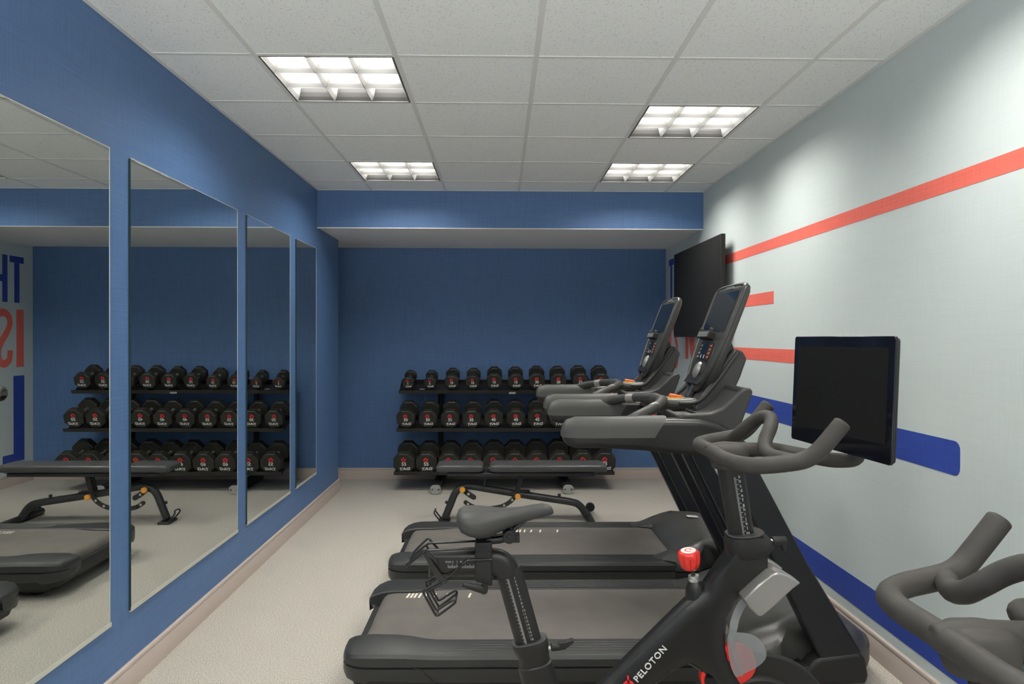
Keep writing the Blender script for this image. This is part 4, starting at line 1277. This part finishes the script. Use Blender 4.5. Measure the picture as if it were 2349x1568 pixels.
    for s in (-1, 1):
        tube(bm, [(-.085, s * .035, .862 + sdz), (-.03, s * .030, .842 + sdz), (.030, s * .022, .848 + sdz), (.060, s * .020, .865 + sdz), (.085, s * .015, .888 + sdz)], .0035, n=8, sub=4)
    link_mesh('saddle_rail', bm, 'wire_black', t, smooth=50)
    # ---- saddle: loft along x
    bm = bmesh.new(); rings = []
    st = [(-.131, .020, .890, .018), (-.126, .060, .888, .040), (-.112, .086, .884, .062), (-.090, .096, .880, .074), (-.060, .094, .876, .082), (-.030, .078, .876, .080), (.0, .056, .882, .066), (.03, .041, .890, .054), (.065, .031, .897, .047),
          (.10, .026, .905, .044), (.13, .0245, .911, .040), (.150, .022, .912, .032), (.160, .016, .910, .022), (.1655, .007, .907, .01)]
    NN = 28
    for x, hw, zc, ht in st:
        top_ = zc + ht * .42; ring = []
        for j in range(NN):
            a = 2 * PI * j / NN
            cy, cz = math.cos(a), math.sin(a)
            y = hw * (abs(cy) ** .75) * (1 if cy > 0 else -1)
            if cz > 0:
                z = zc + ht * .5 * (cz ** .7)
                z -= .010 * math.exp(-(y / .012) ** 2) * (1 if x < .02 else max(0, 1 - (x - .02) / .05)) * (1 if x > -.12 else .3)
            else:
                z = zc - ht * .5 * (abs(cz) ** .8)
            ring.append(V((x, y, z + sdz)))
        rings.append(ring)
    loft(bm, rings)
    link_mesh('saddle', bm, 'saddle_top', t, smooth=70)
    # ---- wire weight holder behind the saddle
    bm = bmesh.new()
    WR = .0037
    z0 = sdz
    for s in (-1, 1):
        y = s * .038
        # top hook: from the bracket back, then a loop at the end
        tube(bm, [(-.072, y, .806 + z0), (-.20, y, .800 + z0), (-.225, y, .796 + z0), (-.272, y, .758 + z0), (-.278, y * 1.05, .752 + z0), (-.274, y * 1.3, .762 + z0), (-.235, y * 1.5, .800 + z0), (-.222, y * 1.5, .808 + z0), (-.212, y * 1.45, .798 + z0), (-.18, y * 1.4, .765 + z0)], WR, n=8, sub=4)
        # long wire: bracket, down and back, then the low hooks
        tube(bm, [(-.022, y, .772 + z0), (-.085, y, .770 + z0), (-.105, y, .762 + z0), (-.16, y, .715 + z0), (-.222, y, .682 + z0), (-.227, y, .672 + z0), (-.222, y, .660 + z0), (-.195, y, .612 + z0), (-.188, y, .604 + z0), (-.178, y, .608 + z0), (-.140, y, .636 + z0),
                  (-.132, y, .645 + z0), (-.138, y, .650 + z0), (-.16, y, .638 + z0), (-.186, y, .622 + z0), (-.194, y, .628 + z0), (-.215, y, .668 + z0), (-.210, y, .680 + z0), (-.182, y, .695 + z0), (-.178, y, .705 + z0), (-.22, y, .778 + z0), (-.228, y, .795 + z0)], WR, n=8, sub=3)
    for x, z in ((-.272, .757), (-.188, .604), (-.132, .645)):
        tube(bm, [(x, -.038, z + z0), (x, .038, z + z0)], WR, n=8, sub=1)
    link_mesh('weight_holder', bm, 'wire_black', t, smooth=60)
    bm = bmesh.new(); prism(bm, [(-.228, .792 + z0), (-.220, .795 + z0), (-.165, .715 + z0), (-.150, .712 + z0), (-.160, .704 + z0), (-.188, .712 + z0)], -.042, -.039, 'Y')
    link_mesh('holder_plate', bm, 'wire_black', t)
    # ---- cranks, pedals, feet
    bm = bmesh.new(); lathe(bm, [(.085, -.05), (.09, -.04), (.09, .04), (.085, .05)], 32, axis_mx((.245, 0, .265), (0, 1, 0)))
    link_mesh('bottom_bracket', bm, 'bike_black', t)
    for s in (-1, 1):
        bm = bmesh.new(); tube(bm, [(.245, s * .07, .265), (.245 + s * .168, s * .085, .245)], .012, n=8, sub=1, flat=1.2)
        cr = link_mesh('crank', bm, 'steel', t)
        bm = bmesh.new(); box(bm, .245 + s * .168 - .045, .245 + s * .168 + .045, *sorted((s * .095, s * .185)), .233, .257)
        link_mesh('pedal', bm, 'bike_satin', cr, bevel=.006)
    bm = bmesh.new()
    tube(bm, [(.13, 0, .20), (.16, 0, .09), (.02, 0, .05)], .032, n=10, sub=4); tube(bm, [(.16, 0, .15), (.45, 0, .06), (.80, 0, .055), (1.02, 0, .05)], .03, n=10, sub=4)
    link_mesh('lower_frame', bm, 'bike_black', t, smooth=50)
    for x in (.0, 1.03):
        bm = bmesh.new(); tube(bm, [(x, -.27, .032), (x, .27, .032)], .032, n=12, sub=1)
        link_mesh('stabilizer', bm, 'bike_black', t, smooth=50)
    return t
make_bike('exercise_bike', 'black spin bike in full view, with saddle, red knob and tablet screen', 0, 2.15, 0.0, 0.0, False)
make_bike('exercise_bike', 'black spin bike at the right edge, only its rubber handlebar in view', 0.045, 1.085, 0.122, 0.085, True)
